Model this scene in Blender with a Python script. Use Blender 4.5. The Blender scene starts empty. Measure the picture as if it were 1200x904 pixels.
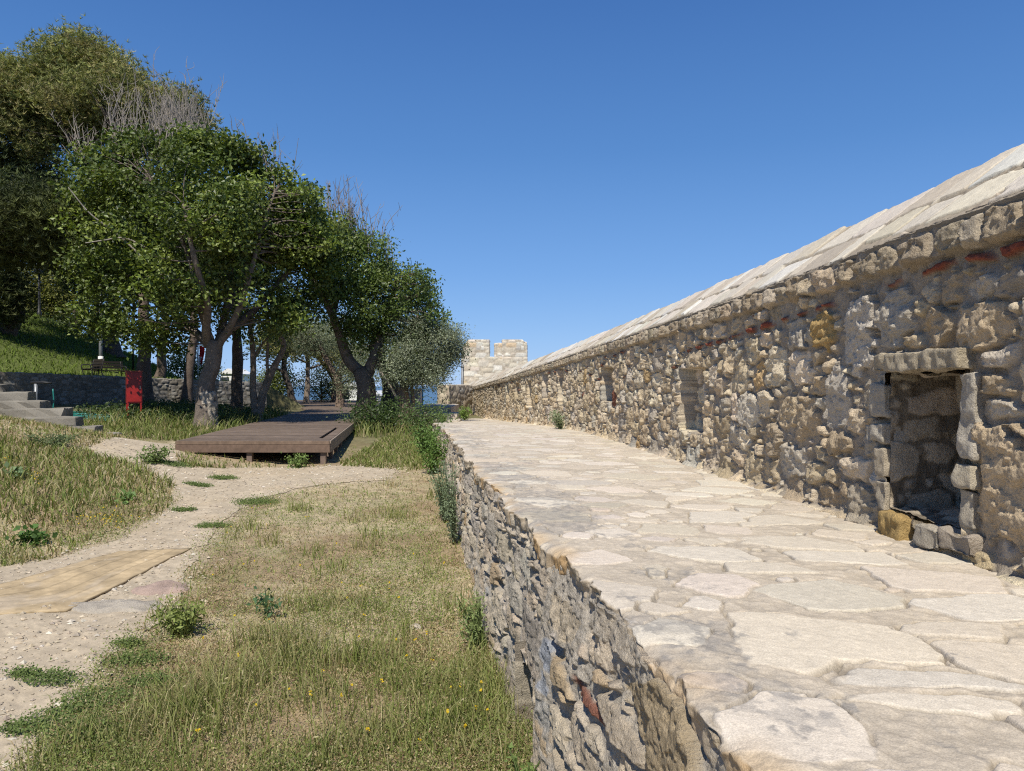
import bpy, math, random
import numpy as np
from mathutils import Vector

RNG = np.random.default_rng(7)
random.seed(7)
scene = bpy.context.scene
COL = scene.collection
EYE = 1.65
F = 860.0            # focal length of the 1200 px wide photograph, in pixels


def at(px, py, d):
    """a photograph pixel at forward distance d -> world point"""
    return np.array([(px - 600.0) / F * d, d, EYE + (452.0 - py) / F * d])


# ------------------------------------------------------------------ noise
def _hash(ix, iy, iz, seed):
    h = (ix.astype(np.int64) * 374761393 + iy.astype(np.int64) * 668265263 + iz.astype(np.int64) * 2147483647 + seed * 974634777) & 0xFFFFFFFF
    h = ((h ^ (h >> 13)) * 1274126177) & 0xFFFFFFFF
    h = ((h ^ (h >> 16)) * 2246822519) & 0xFFFFFFFF
    return ((h ^ (h >> 15)) & 0xFFFFFF) / float(0xFFFFFF)


def vnoise(x, y, z=None, seed=0):
    x = np.asarray(x, float); y = np.asarray(y, float)
    two = z is None
    z = np.zeros_like(x) if two else np.asarray(z, float)
    ix, iy, iz = np.floor(x), np.floor(y), np.floor(z)
    fx, fy, fz = x - ix, y - iy, z - iz
    fx = fx * fx * (3 - 2 * fx); fy = fy * fy * (3 - 2 * fy); fz = fz * fz * (3 - 2 * fz)
    def row(dz):
        a = _hash(ix, iy, iz + dz, seed); b = _hash(ix + 1, iy, iz + dz, seed)
        c = _hash(ix, iy + 1, iz + dz, seed); d = _hash(ix + 1, iy + 1, iz + dz, seed)
        return (a + (b - a) * fx) * (1 - fy) + (c + (d - c) * fx) * fy
    r = row(0) if two else row(0) * (1 - fz) + row(1) * fz
    return r * 2 - 1


def fbm(x, y, z=None, octv=4, seed=0, gain=.5):
    s = 0; a = 1.0; f = 1.0; t = 0
    for o in range(octv):
        s = s + a * vnoise(np.asarray(x) * f, np.asarray(y) * f, None if z is None else np.asarray(z) * f, seed + o * 17)
        t += a; a *= gain; f *= 2.03
    return s / t


def ss(a, b, x):
    t = np.clip((np.asarray(x, float) - a) / (b - a), 0, 1)
    return t * t * (3 - 2 * t)


def pchip(pts):
    xs = np.array([p[0] for p in pts], float); ys = np.array([p[1] for p in pts], float)
    h = np.diff(xs); dl = np.diff(ys) / h
    m = np.zeros(len(xs)); m[0] = dl[0]; m[-1] = dl[-1]
    for i in range(1, len(xs) - 1):
        m[i] = (dl[i - 1] * h[i] + dl[i] * h[i - 1]) / (h[i] + h[i - 1])
    def f(x):
        x = np.asarray(x, float)
        i = np.clip(np.searchsorted(xs, x) - 1, 0, len(xs) - 2)
        t = (x - xs[i]) / h[i]
        tc = np.clip(t, 0, 1); t2 = tc * tc; t3 = t2 * tc
        r = (2 * t3 - 3 * t2 + 1) * ys[i] + (t3 - 2 * t2 + tc) * h[i] * m[i] + (-2 * t3 + 3 * t2) * ys[i + 1] + (t3 - t2) * h[i] * m[i + 1]
        return r + np.where(t < 0, t * h[i] * m[i], 0) + np.where(t > 1, (t - 1) * h[i] * m[i + 1], 0)
    return f


# ------------------------------------------------------------------ the lines of the place
walk_z = pchip([(-3, .985), (3, .975), (6.2, .90), (13.5, .81), (21.5, .58), (37, .13)])
edge_x = pchip([(-3, 1.04), (1.3, .42), (2.83, .21), (5.9, -.206), (15.4, -1.45), (22, -2.37), (27, -2.75), (39, -2.72)])
face_x = pchip([(-3, 1.77), (0, 1.75), (6.2, 1.76), (13.5, 1.26), (21.5, 0.0), (38, -2.62)])
eave_z = pchip([(-3, 2.27), (2.5, 2.27), (6.2, 2.29), (13.3, 2.22), (21.5, 1.90), (38, 1.36)])


def tz(X, Y):
    X = np.asarray(X, float); Y = np.asarray(Y, float)
    b = .16 * ss(8, 14, Y) + .24 * ss(14, 24, Y)
    b = b + .062 * np.maximum(0, -X - 5 - .12 * np.maximum(0, Y - 14)) * ss(13, 19, Y) * (1 - ss(30, 42, Y))
    s = -4.35 - X + .25 * np.sin(Y * .9)
    soft = np.where(s > 0, s * s / (s + .5), 0)
    m = .19 * np.minimum(soft, 9) * ss(6.2, 8.6, Y) * (1 - ss(13.2, 17.0, Y))
    b = b + m
    sd = (X + 19) * -.82 + (Y - 22) * .573
    t = (X + 19) * .573 + (Y - 22) * .82
    wt = np.clip(2.14 - .032 * t, 1.5, 2.35)
    hill = (wt - b) * ss(.02, .28, sd) * (1 - ss(40, 52, Y)) * (1 - ss(13.5, 17, t))
    hill = hill + .42 * np.maximum(0, -16.3 - X) * ss(0, 5, sd) * (1 - ss(37, 50, Y)) * (1 - ss(32, 46, -X))
    b = b + hill
    # outside the castle: the rock falls away to the sea
    ye = np.minimum(31 + 3 * np.maximum(0, -X - 3), 66)
    fall = ss(0, 3, Y - ye) * 6 + ss(2, 30, Y - ye) * 30
    fall = np.maximum(fall, ss(.9, 4, X - face_x(Y)) * 7 + ss(3, 30, X - face_x(Y)) * 28)
    fall = np.maximum(fall, ss(60, 90, -X) * 36)
    return b - fall


def micro(X, Y):
    return .018 * fbm(X * 1.7, Y * 1.7, octv=3, seed=3) + .010 * fbm(X * 7, Y * 7, octv=3, seed=9)


def gz(X, Y):
    return tz(X, Y) + micro(X, Y)


def ground_px(px, py):
    lo, hi = 1.0, 70.0
    for _ in range(60):
        d = .5 * (lo + hi)
        X = (px - 600) / F * d
        z = EYE + (452 - py) / F * d
        if z > float(tz(X, d)): lo = d
        else: hi = d
    return np.array([(px - 600) / F * d, d])


PATH = [(-260, 930), (35, 930), (62, 850), (110, 778), (168, 738), (212, 690), (226, 645), (256, 612), (296, 586), (350, 574), (400, 566), (448, 564),
        (462, 551), (400, 546), (300, 549), (214, 548), (206, 535), (212, 516), (122, 516), (100, 526), (138, 540), (178, 552), (208, 572),
        (196, 606), (122, 642), (60, 656), (0, 664), (-260, 690)]
PATH_XY = np.array([ground_px(*p) for p in PATH])


def poly_sd(X, Y, P):
    """signed distance to polygon, positive inside"""
    X = np.asarray(X, float); Y = np.asarray(Y, float)
    d = np.full(X.shape, 1e9); ins = np.zeros(X.shape, bool)
    n = len(P)
    for i in range(n):
        x0, y0 = P[i]; x1, y1 = P[(i + 1) % n]
        dx, dy = x1 - x0, y1 - y0
        t = np.clip(((X - x0) * dx + (Y - y0) * dy) / (dx * dx + dy * dy + 1e-9), 0, 1)
        d = np.minimum(d, np.hypot(X - x0 - t * dx, Y - y0 - t * dy))
        c = ((y0 > Y) != (y1 > Y)) & (X < (x1 - x0) * (Y - y0) / (y1 - y0 + 1e-12) + x0)
        ins ^= c
    return np.where(ins, d, -d)


def path_mask(X, Y):
    sd = poly_sd(X, Y, PATH_XY)
    return sd + .13 * fbm(X * 2.2, Y * 2.2, octv=3, seed=31)


# ------------------------------------------------------------------ mesh helpers
def mesh_obj(name, V, quads=None, tris=None, col=None, mat=None, parent=None, smooth=True):
    me = bpy.data.meshes.new(name)
    V = np.asarray(V, np.float32)
    q = np.zeros((0, 4), np.int32) if quads is None else np.asarray(quads, np.int32).reshape(-1, 4)
    t = np.zeros((0, 3), np.int32) if tris is None else np.asarray(tris, np.int32).reshape(-1, 3)
    nl = len(q) * 4 + len(t) * 3
    me.vertices.add(len(V)); me.vertices.foreach_set('co', V.ravel())
    me.loops.add(nl); me.loops.foreach_set('vertex_index', np.concatenate([q.ravel(), t.ravel()]))
    me.polygons.add(len(q) + len(t))
    st = np.concatenate([np.arange(len(q)) * 4, len(q) * 4 + np.arange(len(t)) * 3]).astype(np.int32)
    me.polygons.foreach_set('loop_start', st)
    try:
        me.polygons.foreach_set('loop_total', np.concatenate([np.full(len(q), 4), np.full(len(t), 3)]).astype(np.int32))
    except Exception:
        pass
    me.polygons.foreach_set('use_smooth', np.full(len(q) + len(t), bool(smooth)))
    if col is not None:
        c = np.ones((len(V), 4), np.float32); c[:, :3] = col
        at_ = me.color_attributes.new('Col', 'FLOAT_COLOR', 'POINT')
        at_.data.foreach_set('color', c.ravel())
    me.update(calc_edges=True); me.validate()
    if mat: me.materials.append(mat)
    o = bpy.data.objects.new(name, me); COL.objects.link(o)
    if parent is not None: o.parent = parent
    return o


class Acc:
    def __init__(s): s.V = []; s.Q = []; s.T = []; s.C = []; s.n = 0
    def add(s, V, Q=None, T=None, col=(.5, .5, .5)):
        V = np.asarray(V, float).reshape(-1, 3)
        if Q is not None and len(Q): s.Q.append(np.asarray(Q) + s.n)
        if T is not None and len(T): s.T.append(np.asarray(T) + s.n)
        c = np.asarray(col, float)
        s.C.append(np.broadcast_to(c, (len(V), 3)) if c.ndim < 2 else c)
        s.V.append(V); s.n += len(V)
    def build(s, name, mat, parent=None, smooth=True):
        if not s.V: return None
        return mesh_obj(name, np.concatenate(s.V), np.concatenate(s.Q) if s.Q else None, np.concatenate(s.T) if s.T else None,
                        np.concatenate(s.C), mat, parent, smooth)


def grid_faces(nu, nv, keep=None):
    i = np.arange(nu - 1)[:, None] * nv + np.arange(nv - 1)[None, :]
    q = np.stack([i, i + nv, i + nv + 1, i + 1], -1)
    if keep is not None: q = q[keep]
    return q.reshape(-1, 4)


def empty(name, loc=(0, 0, 0)):
    o = bpy.data.objects.new(name, None); COL.objects.link(o); o.location = tuple(float(v) for v in loc)
    return o


def tag(o, label=None, cat=None, group=None, kind=None):
    if label: o['label'] = label
    if cat: o['category'] = cat
    if group: o['group'] = group
    if kind: o['kind'] = kind
    return o


def reloc(o, root):
    """child built in world coordinates: keep it there under a root that is not at the origin"""
    o.parent = root
    M = np.array(root.location)
    o.location = tuple(-M)
    return o


def box_data(x0, x1, y0, y1, z0, z1):
    V = [(x0, y0, z0), (x1, y0, z0), (x1, y1, z0), (x0, y1, z0), (x0, y0, z1), (x1, y0, z1), (x1, y1, z1), (x0, y1, z1)]
    Q = [(0, 3, 2, 1), (4, 5, 6, 7), (0, 1, 5, 4), (1, 2, 6, 5), (2, 3, 7, 6), (3, 0, 4, 7)]
    return np.array(V, float), np.array(Q)


def bevel_box(x0, x1, y0, y1, z0, z1, b):
    """box with chamfered edges"""
    import bmesh
    bm = bmesh.new()
    V, Q = box_data(x0, x1, y0, y1, z0, z1)
    vs = [bm.verts.new(v) for v in V]
    for q in Q: bm.faces.new([vs[k] for k in q])
    bmesh.ops.bevel(bm, geom=bm.edges[:], offset=b, segments=2, affect='EDGES', profile=.7)
    bmesh.ops.triangulate(bm, faces=bm.faces[:])
    bm.verts.index_update()
    V = np.array([v.co[:] for v in bm.verts]); T = np.array([[v.index for v in f.verts] for f in bm.faces])
    bm.free()
    return V, T


def tube(P, R, n=8, jit=0.0, rng=RNG, cap=True):
    P = np.asarray(P, float); R = np.asarray(R, float)
    k = len(P)
    T = np.gradient(P, axis=0); T /= np.linalg.norm(T, axis=1)[:, None] + 1e-9
    ref = np.array([0, 0, 1.0]) if abs(T[0][2]) < .9 else np.array([1.0, 0, 0])
    A = np.cross(T, ref); A /= np.linalg.norm(A, axis=1)[:, None] + 1e-9
    B = np.cross(T, A)
    th = np.arange(n) / n * 2 * np.pi
    rr = R[:, None] * (1 + jit * rng.uniform(-1, 1, (k, n)))
    V = P[:, None, :] + rr[..., None] * (np.cos(th)[None, :, None] * A[:, None, :] + np.sin(th)[None, :, None] * B[:, None, :])
    i = np.arange(k - 1)[:, None] * n + np.arange(n)[None, :]
    j = np.arange(k - 1)[:, None] * n + (np.arange(n)[None, :] + 1) % n
    Q = np.stack([i, j, j + n, i + n], -1).reshape(-1, 4)
    V = V.reshape(-1, 3)
    if cap:
        V = np.concatenate([V, P[:1], P[-1:]])
        c0, c1 = k * n, k * n + 1
        Tt = [(c0, (a + 1) % n, a) for a in range(n)] + [(c1, (k - 1) * n + a, (k - 1) * n + (a + 1) % n) for a in range(n)]
        return V, Q, np.array(Tt)
    return V, Q, None


def smooth_path(P, R, m=5):
    P = np.asarray(P, float); R = np.asarray(R, float)
    if len(P) < 3:
        t = np.linspace(0, 1, m)
        return P[0] + (P[-1] - P[0]) * t[:, None], R[0] + (R[-1] - R[0]) * t
    k = np.arange(len(P)); tt = np.linspace(0, len(P) - 1, (len(P) - 1) * m + 1)
    out = np.stack([pchip(list(zip(k, P[:, c])))(tt) for c in range(3)], -1)
    return out, np.interp(tt, k, R)


# ------------------------------------------------------------------ materials
def new_mat(name):
    m = bpy.data.materials.new(name); m.use_nodes = True
    nt = m.node_tree; nt.nodes.clear()
    out = nt.nodes.new('ShaderNodeOutputMaterial')
    return m, nt, out


def noise_node(nt, scale, detail=6, rough=.6, coord=None, dist=0):
    n = nt.nodes.new('ShaderNodeTexNoise'); n.inputs['Scale'].default_value = scale
    n.inputs['Detail'].default_value = detail; n.inputs['Roughness'].default_value = rough
    n.inputs['Distortion'].default_value = dist
    if coord: nt.links.new(coord, n.inputs['Vector'])
    return n


def attr_mat(name, scale=30.0, vary=.35, bump=.4, bdist=.01, rough=.9, scale2=6.0, vary2=.2, spec=.2, speck=0.0, base=None):
    """surface whose base colour is the mesh's own colour attribute, mottled by noise and roughened by a bump"""
    m, nt, out = new_mat(name)
    L = nt.links.new
    co = nt.nodes.new('ShaderNodeTexCoord').outputs['Object']
    if base is None:
        a = nt.nodes.new('ShaderNodeAttribute'); a.attribute_name = 'Col'; basec = a.outputs['Color']
    else:
        a = nt.nodes.new('ShaderNodeRGB'); a.outputs[0].default_value = (*base, 1); basec = a.outputs[0]
    n1 = noise_node(nt, scale, 8, .65, co); n2 = noise_node(nt, scale2, 5, .6, co, .4)
    r1 = nt.nodes.new('ShaderNodeMapRange'); r1.inputs[1].default_value = .25; r1.inputs[2].default_value = .75
    r1.inputs[3].default_value = 1 - vary; r1.inputs[4].default_value = 1 + vary; L(n1.outputs['Fac'], r1.inputs[0])
    r2 = nt.nodes.new('ShaderNodeMapRange'); r2.inputs[1].default_value = .3; r2.inputs[2].default_value = .7
    r2.inputs[3].default_value = 1 - vary2; r2.inputs[4].default_value = 1 + vary2; L(n2.outputs['Fac'], r2.inputs[0])
    mu = nt.nodes.new('ShaderNodeMath'); mu.operation = 'MULTIPLY'; L(r1.outputs[0], mu.inputs[0]); L(r2.outputs[0], mu.inputs[1])
    mx = nt.nodes.new('ShaderNodeVectorMath'); mx.operation = 'SCALE'; L(basec, mx.inputs[0]); L(mu.outputs[0], mx.inputs['Scale'])
    b = nt.nodes.new('ShaderNodeBsdfPrincipled'); b.inputs['Roughness'].default_value = rough
    b.inputs['Specular IOR Level'].default_value = spec
    L(mx.outputs[0], b.inputs['Base Color'])
    bp = nt.nodes.new('ShaderNodeBump'); bp.inputs['Strength'].default_value = bump; bp.inputs['Distance'].default_value = bdist
    L(n1.outputs['Fac'], bp.inputs['Height']); L(bp.outputs[0], b.inputs['Normal'])
    L(b.outputs[0], out.inputs['Surface'])
    return m


def leaf_mat(name, trans=.3, rough=.5, spec=.35):
    m, nt, out = new_mat(name)
    L = nt.links.new
    a = nt.nodes.new('ShaderNodeAttribute'); a.attribute_name = 'Col'
    b = nt.nodes.new('ShaderNodeBsdfPrincipled'); b.inputs['Roughness'].default_value = rough
    b.inputs['Specular IOR Level'].default_value = spec
    L(a.outputs['Color'], b.inputs['Base Color'])
    t = nt.nodes.new('ShaderNodeBsdfTranslucent')
    sc = nt.nodes.new('ShaderNodeVectorMath'); sc.operation = 'MULTIPLY'; sc.inputs[1].default_value = (1.25, 1.3, .6)
    L(a.outputs['Color'], sc.inputs[0]); L(sc.outputs[0], t.inputs['Color'])
    mx = nt.nodes.new('ShaderNodeMixShader'); mx.inputs[0].default_value = trans
    L(b.outputs[0], mx.inputs[1]); L(t.outputs[0], mx.inputs[2]); L(mx.outputs[0], out.inputs['Surface'])
    return m


def plain_mat(name, col, rough=.5, metal=0, spec=.4, scale=20, vary=.15, bump=.1):
    m, nt, out = new_mat(name)
    L = nt.links.new
    co = nt.nodes.new('ShaderNodeTexCoord').outputs['Object']
    n1 = noise_node(nt, scale, 5, .6, co)
    r1 = nt.nodes.new('ShaderNodeMapRange'); r1.inputs[1].default_value = .3; r1.inputs[2].default_value = .7
    r1.inputs[3].default_value = 1 - vary; r1.inputs[4].default_value = 1 + vary; L(n1.outputs['Fac'], r1.inputs[0])
    mx = nt.nodes.new('ShaderNodeVectorMath'); mx.operation = 'SCALE'; mx.inputs[0].default_value = col; L(r1.outputs[0], mx.inputs['Scale'])
    b = nt.nodes.new('ShaderNodeBsdfPrincipled'); b.inputs['Roughness'].default_value = rough; b.inputs['Metallic'].default_value = metal
    b.inputs['Specular IOR Level'].default_value = spec
    L(mx.outputs[0], b.inputs['Base Color'])
    bp = nt.nodes.new('ShaderNodeBump'); bp.inputs['Strength'].default_value = bump; bp.inputs['Distance'].default_value = .01
    L(n1.outputs['Fac'], bp.inputs['Height']); L(bp.outputs[0], b.inputs['Normal'])
    L(b.outputs[0], out.inputs['Surface'])
    return m


M_STONE = attr_mat('rubble_stone', 130, .22, 1.0, .014, .92, 24, .10)
M_PAVE = attr_mat('paving_stone', 230, .30, .55, .004, .9, 40, .10)
M_FARSTONE = attr_mat('far_stone', 16, .2, .5, .02, .92, 4, .12)
M_SOIL = attr_mat('soil', 55, .4, .7, .012, .95, 7, .25)
M_GRAVEL = attr_mat('gravel', 110, .20, .6, .006, .95, 9, .12)
M_BARK = attr_mat('bark', 26, .45, .9, .03, .95, 6, .25)
M_TWIG = attr_mat('twig', 20, .2, .2, .01, .9, 5, .15)
M_LEAF = leaf_mat('leaf', .30, .45, .4)
M_NEEDLE = leaf_mat('needle', .22, .6, .25)
M_OLIVE = leaf_mat('olive_leaf', .18, .5, .4)
M_GRASS = leaf_mat('grass_blade', .30, .6, .25)
M_WOOD = attr_mat('deck_wood', 14, .25, .35, .006, .75, 3, .2)
M_RED = plain_mat('red_paint', (.30, .016, .014), .4, 0, .5, 8, .2)
M_BLACK = plain_mat('black_iron', (.02, .02, .022), .5, 0, .4)
M_GREY = plain_mat('grey_steel', (.22, .23, .24), .45, .3, .5)
M_WHITE = plain_mat('white_paint', (.75, .74, .71), .6)
M_HOSE = plain_mat('teal_rubber', (.015, .17, .15), .4, 0, .5)
M_BENCH = plain_mat('bench_wood', (.028, .021, .016), .7)
M_FLAG = attr_mat('flag_cloth', 30, .08, .1, .005, .8)
M_BLUE = plain_mat('blue_paint', (.10, .28, .42), .5)

# ------------------------------------------------------------------ rubble masonry
def layout(rng, u0, u1, v0, v1, classes, forced=(), tight=.96):
    cap = 20000
    A = np.zeros((cap, 4)); n = 0
    for f in forced:
        A[n] = f[:4]; n += 1
    for (tries, a0, a1, b0, b1) in classes:
        us = rng.uniform(u0, u1, tries); vs = rng.uniform(v0, v1, tries)
        aa = rng.uniform(a0, a1, tries); bb = np.minimum(rng.uniform(b0, b1, tries), aa * 1.25)
        for k in range(tries):
            if n:
                near = A[:n]
                m = (np.abs(near[:, 0] - us[k]) / ((near[:, 2] + aa[k]) * tight)) ** 3 + (np.abs(near[:, 1] - vs[k]) / ((near[:, 3] + bb[k]) * tight)) ** 3
                if m.min() < 1: continue
            A[n] = (us[k], vs[k], aa[k], bb[k]); n += 1
    A = A[:n]
    st = dict(u=A[:, 0], v=A[:, 1], a=A[:, 2], b=A[:, 3], n=n, nf=len(forced))
    st['p'] = rng.uniform(2.2, 4.5, n); st['th'] = rng.normal(0, .10, n)
    st['H'] = rng.uniform(.35, 1.0, n); st['tu'] = rng.normal(0, 1, n); st['tv'] = rng.normal(0, 1, n)
    st['fa'] = rng.uniform(0, 2 * np.pi, n); st['fo'] = rng.uniform(-.3, .5, n)
    st['ph'] = rng.uniform(0, 100, n)
    return st


NDIR = 7


def facets(st, rng, square=.5, rough=.16):
    """angular outlines: each stone is cut by a few straight edges"""
    n = st['n']
    sq = rng.random(n) < square
    k = np.arange(NDIR)
    ang = k[None, :] * 2 * np.pi / NDIR + rng.uniform(0, 6.28, (n, 1)) + rng.normal(0, .22, (n, NDIR))
    r = 1 + rng.normal(0, rough, (n, NDIR))
    # squarish ones: four near-axis edges and three corner cuts
    a4 = np.array([0, np.pi / 2, np.pi, 3 * np.pi / 2])
    asq = np.concatenate([np.broadcast_to(a4, (n, 4)) + rng.normal(0, .09, (n, 4)), (rng.integers(0, 4, (n, 3)) + .5) * np.pi / 2 + rng.normal(0, .2, (n, 3))], 1)
    rsq = np.concatenate([1 + rng.normal(0, .05, (n, 4)), rng.uniform(1.12, 1.42, (n, 3))], 1)
    ang = np.where(sq[:, None], asq, ang); r = np.clip(np.where(sq[:, None], rsq, r), .62, 1.45)
    st['cx'] = np.cos(ang) / r; st['cy'] = np.sin(ang) / r
    return st


def palette(rng, n, cols, weights, jit=.12):
    cols = np.array(cols); w = np.array(weights, float); w /= w.sum()
    c = cols[rng.choice(len(cols), n, p=w)]
    return np.clip(c * (1 + rng.normal(0, jit, (n, 1))) * (1 + rng.normal(0, .010, (n, 3))), .01, .85)


def stone_eval(U, V, st, warp=.02, wscale=9.0, seed=5):
    """U,V arrays (nc, nr) with U nearly constant per column -> index of the stone, its distance, margin to the next"""
    Uw = U + warp * fbm(U * wscale, V * wscale, octv=3, seed=seed)
    Vw = V + warp * fbm(U * wscale + 40, V * wscale + 7, octv=3, seed=seed + 1)
    if 'cx' not in st: facets(st, np.random.default_rng(st['n']), st.get('sq', .5), st.get('ro', .16))
    nc, nr = U.shape
    idx = np.zeros((nc, nr), int); d1 = np.zeros((nc, nr)); d2 = np.zeros((nc, nr)); lu = np.zeros((nc, nr)); lv = np.zeros((nc, nr))
    order = np.argsort(st['u']); su = st['u'][order]; reach = st['a'].max() * 1.5 + .12
    step = 12
    for c in range(0, nc, step):
        sl = slice(c, min(nc, c + step))
        lo = np.searchsorted(su, Uw[sl].min() - reach); hi = np.searchsorted(su, Uw[sl].max() + reach)
        k = order[lo:hi]
        if len(k) < 2: k = order[max(0, lo - 3):hi + 3]
        X = Uw[sl][..., None] - st['u'][k]; Y = Vw[sl][..., None] - st['v'][k]
        cs, sn = np.cos(st['th'][k]), np.sin(st['th'][k])
        x = X * cs + Y * sn; y = -X * sn + Y * cs
        x /= st['a'][k]; y /= st['b'][k]
        d = st['cx'][k, 0] * x + st['cy'][k, 0] * y
        for f in range(1, NDIR): np.maximum(d, st['cx'][k, f] * x + st['cy'][k, f] * y, out=d)
        x *= st['a'][k]; y *= st['b'][k]
        i1 = d.argmin(-1)
        dd1 = np.take_along_axis(d, i1[..., None], -1)[..., 0]
        np.put_along_axis(d, i1[..., None], 1e9, -1)
        d2[sl] = d.min(-1); d1[sl] = dd1; idx[sl] = k[i1]
        lu[sl] = np.take_along_axis(x, i1[..., None], -1)[..., 0]; lv[sl] = np.take_along_axis(y, i1[..., None], -1)[..., 0]
    return idx, d1, d2, lu, lv


def masonry(U, V, st, gap=.012, ew=.02, H=.035, tilt=.12, facet=.35, rough=.008, rscale=28, mortar=(.27, .23, .18), mrough=.006, ext=1.22,
            warp=.02, wscale=9, seed=5, mottle=.12, mort_lift=0.0, ledge=.0, gapvar=0.0, groove=0.0):
    idx, d1, d2, lu, lv = stone_eval(U, V, st, warp, wscale, seed)
    sz = np.minimum(st['a'], st['b'])[idx]
    nm = fbm(U * 22, V * 22, octv=4, seed=seed + 8)
    n0 = fbm(U * 4.1, V * 4.1, octv=3, seed=seed + 12)
    e = np.minimum((d2 - d1) * .5, ext - d1) * sz - gap - gapvar * np.clip(n0 + .1, 0, 1) - .004 * nm
    inside = ss(0, ew, e)
    hs = H * st['H'][idx] + tilt * (st['tu'][idx] * lu + st['tv'][idx] * lv) * .35
    fx = np.cos(st['fa'][idx]) * lu + np.sin(st['fa'][idx]) * lv
    hs = np.minimum(hs, H * st['H'][idx] - facet * (fx - st['fo'][idx] * sz))
    fx2 = np.cos(st['fa'][idx] * 1.7 + 2.4) * lu + np.sin(st['fa'][idx] * 1.7 + 2.4) * lv
    hs = np.minimum(hs, H * st['H'][idx] - facet * .6 * (fx2 - .15 * sz))
    ph = st['ph'][idx]
    n1 = fbm(U * rscale * .45 + ph, V * rscale * .45, octv=5, seed=seed + 3, gain=.55)
    n2 = fbm(U * rscale + ph, V * rscale + ph, octv=4, seed=seed + 4, gain=.6)
    hs = hs + rough * (.8 * n1 + 1.0 * n2)
    fx3 = np.cos(st['fa'][idx] * 2.3 + 4.4) * lu + np.sin(st['fa'][idx] * 2.3 + 4.4) * lv
    hs = np.minimum(hs, H * st['H'][idx] - facet * .9 * (fx3 - .45 * sz))
    if ledge:                                             # broken, stepped faces
        t = 2.6 * fbm(U * rscale * .22 + ph, V * rscale * .36 + ph, octv=3, seed=seed + 6)
        hs = hs + ledge * (np.floor(t) + ss(.72, 1.0, t - np.floor(t)))
    hm = mrough * nm * 2 + mort_lift * n0
    h = hm * (1 - inside) + np.maximum(hs, hm - .004) * inside
    cr = 0
    if groove:
        cr = np.exp(-((e + .002) / .0042) ** 2) * ss(-.32, .15, fbm(U * 5 + 8, V * 5, octv=3, seed=seed + 14))
        h = h - groove * cr
    ci = ss(-.002, .006, e)
    cs = st['col'][idx] * (1 + mottle * (1.1 * n1 + .6 * n2))[..., None]
    cm = np.array(mortar) * (1 + .22 * nm + .14 * fbm(U * 2.1, V * 2.1, octv=3, seed=seed + 9))[..., None]
    c = cm * (1 - ci[..., None]) + cs * ci[..., None]
    if groove: c = c * (1 - .45 * cr[..., None])
    return h, np.clip(c, .01, .9), e, idx


def patch(acc, O, eu, ev, en, Lu, Lv, res, st, uo=0.0, vo=0.0, fade=True, tint=1.0, **kw):
    """flat masonry rectangle from corner O along eu, ev with outward en, displaced along en"""
    nu = max(3, int(Lu / res) + 1); nv = max(3, int(Lv / res) + 1)
    u = np.linspace(0, Lu, nu); v = np.linspace(0, Lv, nv)
    U, V = np.meshgrid(u, v, indexing='ij')
    h, c, e, _ = masonry(U + uo, V + vo, st, **kw)
    if fade:
        bd = np.minimum(np.minimum(U, Lu - U), np.minimum(V, Lv - V))
        h = h * ss(0, max(.02, res * .9), bd)
    P = np.array(O, float) + U[..., None] * np.array(eu) + V[..., None] * np.array(ev) + h[..., None] * np.array(en)
    q = grid_faces(nu, nv)
    if np.dot(np.cross(eu, ev), en) < 0: q = q[:, ::-1]
    acc.add(P.reshape(-1, 3), Q=q, col=(c * tint).reshape(-1, 3))


def stone_box(acc, c, yaw, L, W, z0, z1, res, st, faces='fblrt', **kw):
    """box of masonry: length L along yaw direction, width W, centred on c"""
    t = np.array([math.cos(yaw), math.sin(yaw), 0]); w = np.array([-math.sin(yaw), math.cos(yaw), 0]); up = np.array([0, 0, 1.0])
    c = np.array([c[0], c[1], 0.0])
    if 'f' in faces: patch(acc, c - t * L / 2 - w * W / 2 + up * z0, t, up, -w, L, z1 - z0, res, st, 0, z0, **kw)
    if 'b' in faces: patch(acc, c - t * L / 2 + w * W / 2 + up * z0, t, up, w, L, z1 - z0, res, st, 0, z0, **kw)
    if 'l' in faces: patch(acc, c - t * L / 2 - w * W / 2 + up * z0, w, up, -t, W, z1 - z0, res, st, .3, z0, **kw)
    if 'r' in faces: patch(acc, c + t * L / 2 - w * W / 2 + up * z0, w, up, t, W, z1 - z0, res, st, .9, z0, **kw)
    if 't' in faces: patch(acc, c - t * L / 2 - w * W / 2 + up * z1, t, w, up, L, W, res, st, .4, 1.1, **kw)


# arc length tables along the curved wall face and the walkway edge
def arc(fx, y0, y1):
    Y = np.linspace(y0, y1, 6000); X = fx(Y)
    s = np.concatenate([[0], np.cumsum(np.hypot(np.diff(X), np.diff(Y)))])
    return (lambda y: np.interp(y, Y, s)), (lambda u: np.interp(u, s, Y))


def geo_rows(y0, y1, k, dmin):
    out = [y0]
    while out[-1] < y1:
        out.append(out[-1] + max(dmin, k * max(out[-1], .5)))
    out[-1] = y1
    return np.array(out)


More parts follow.
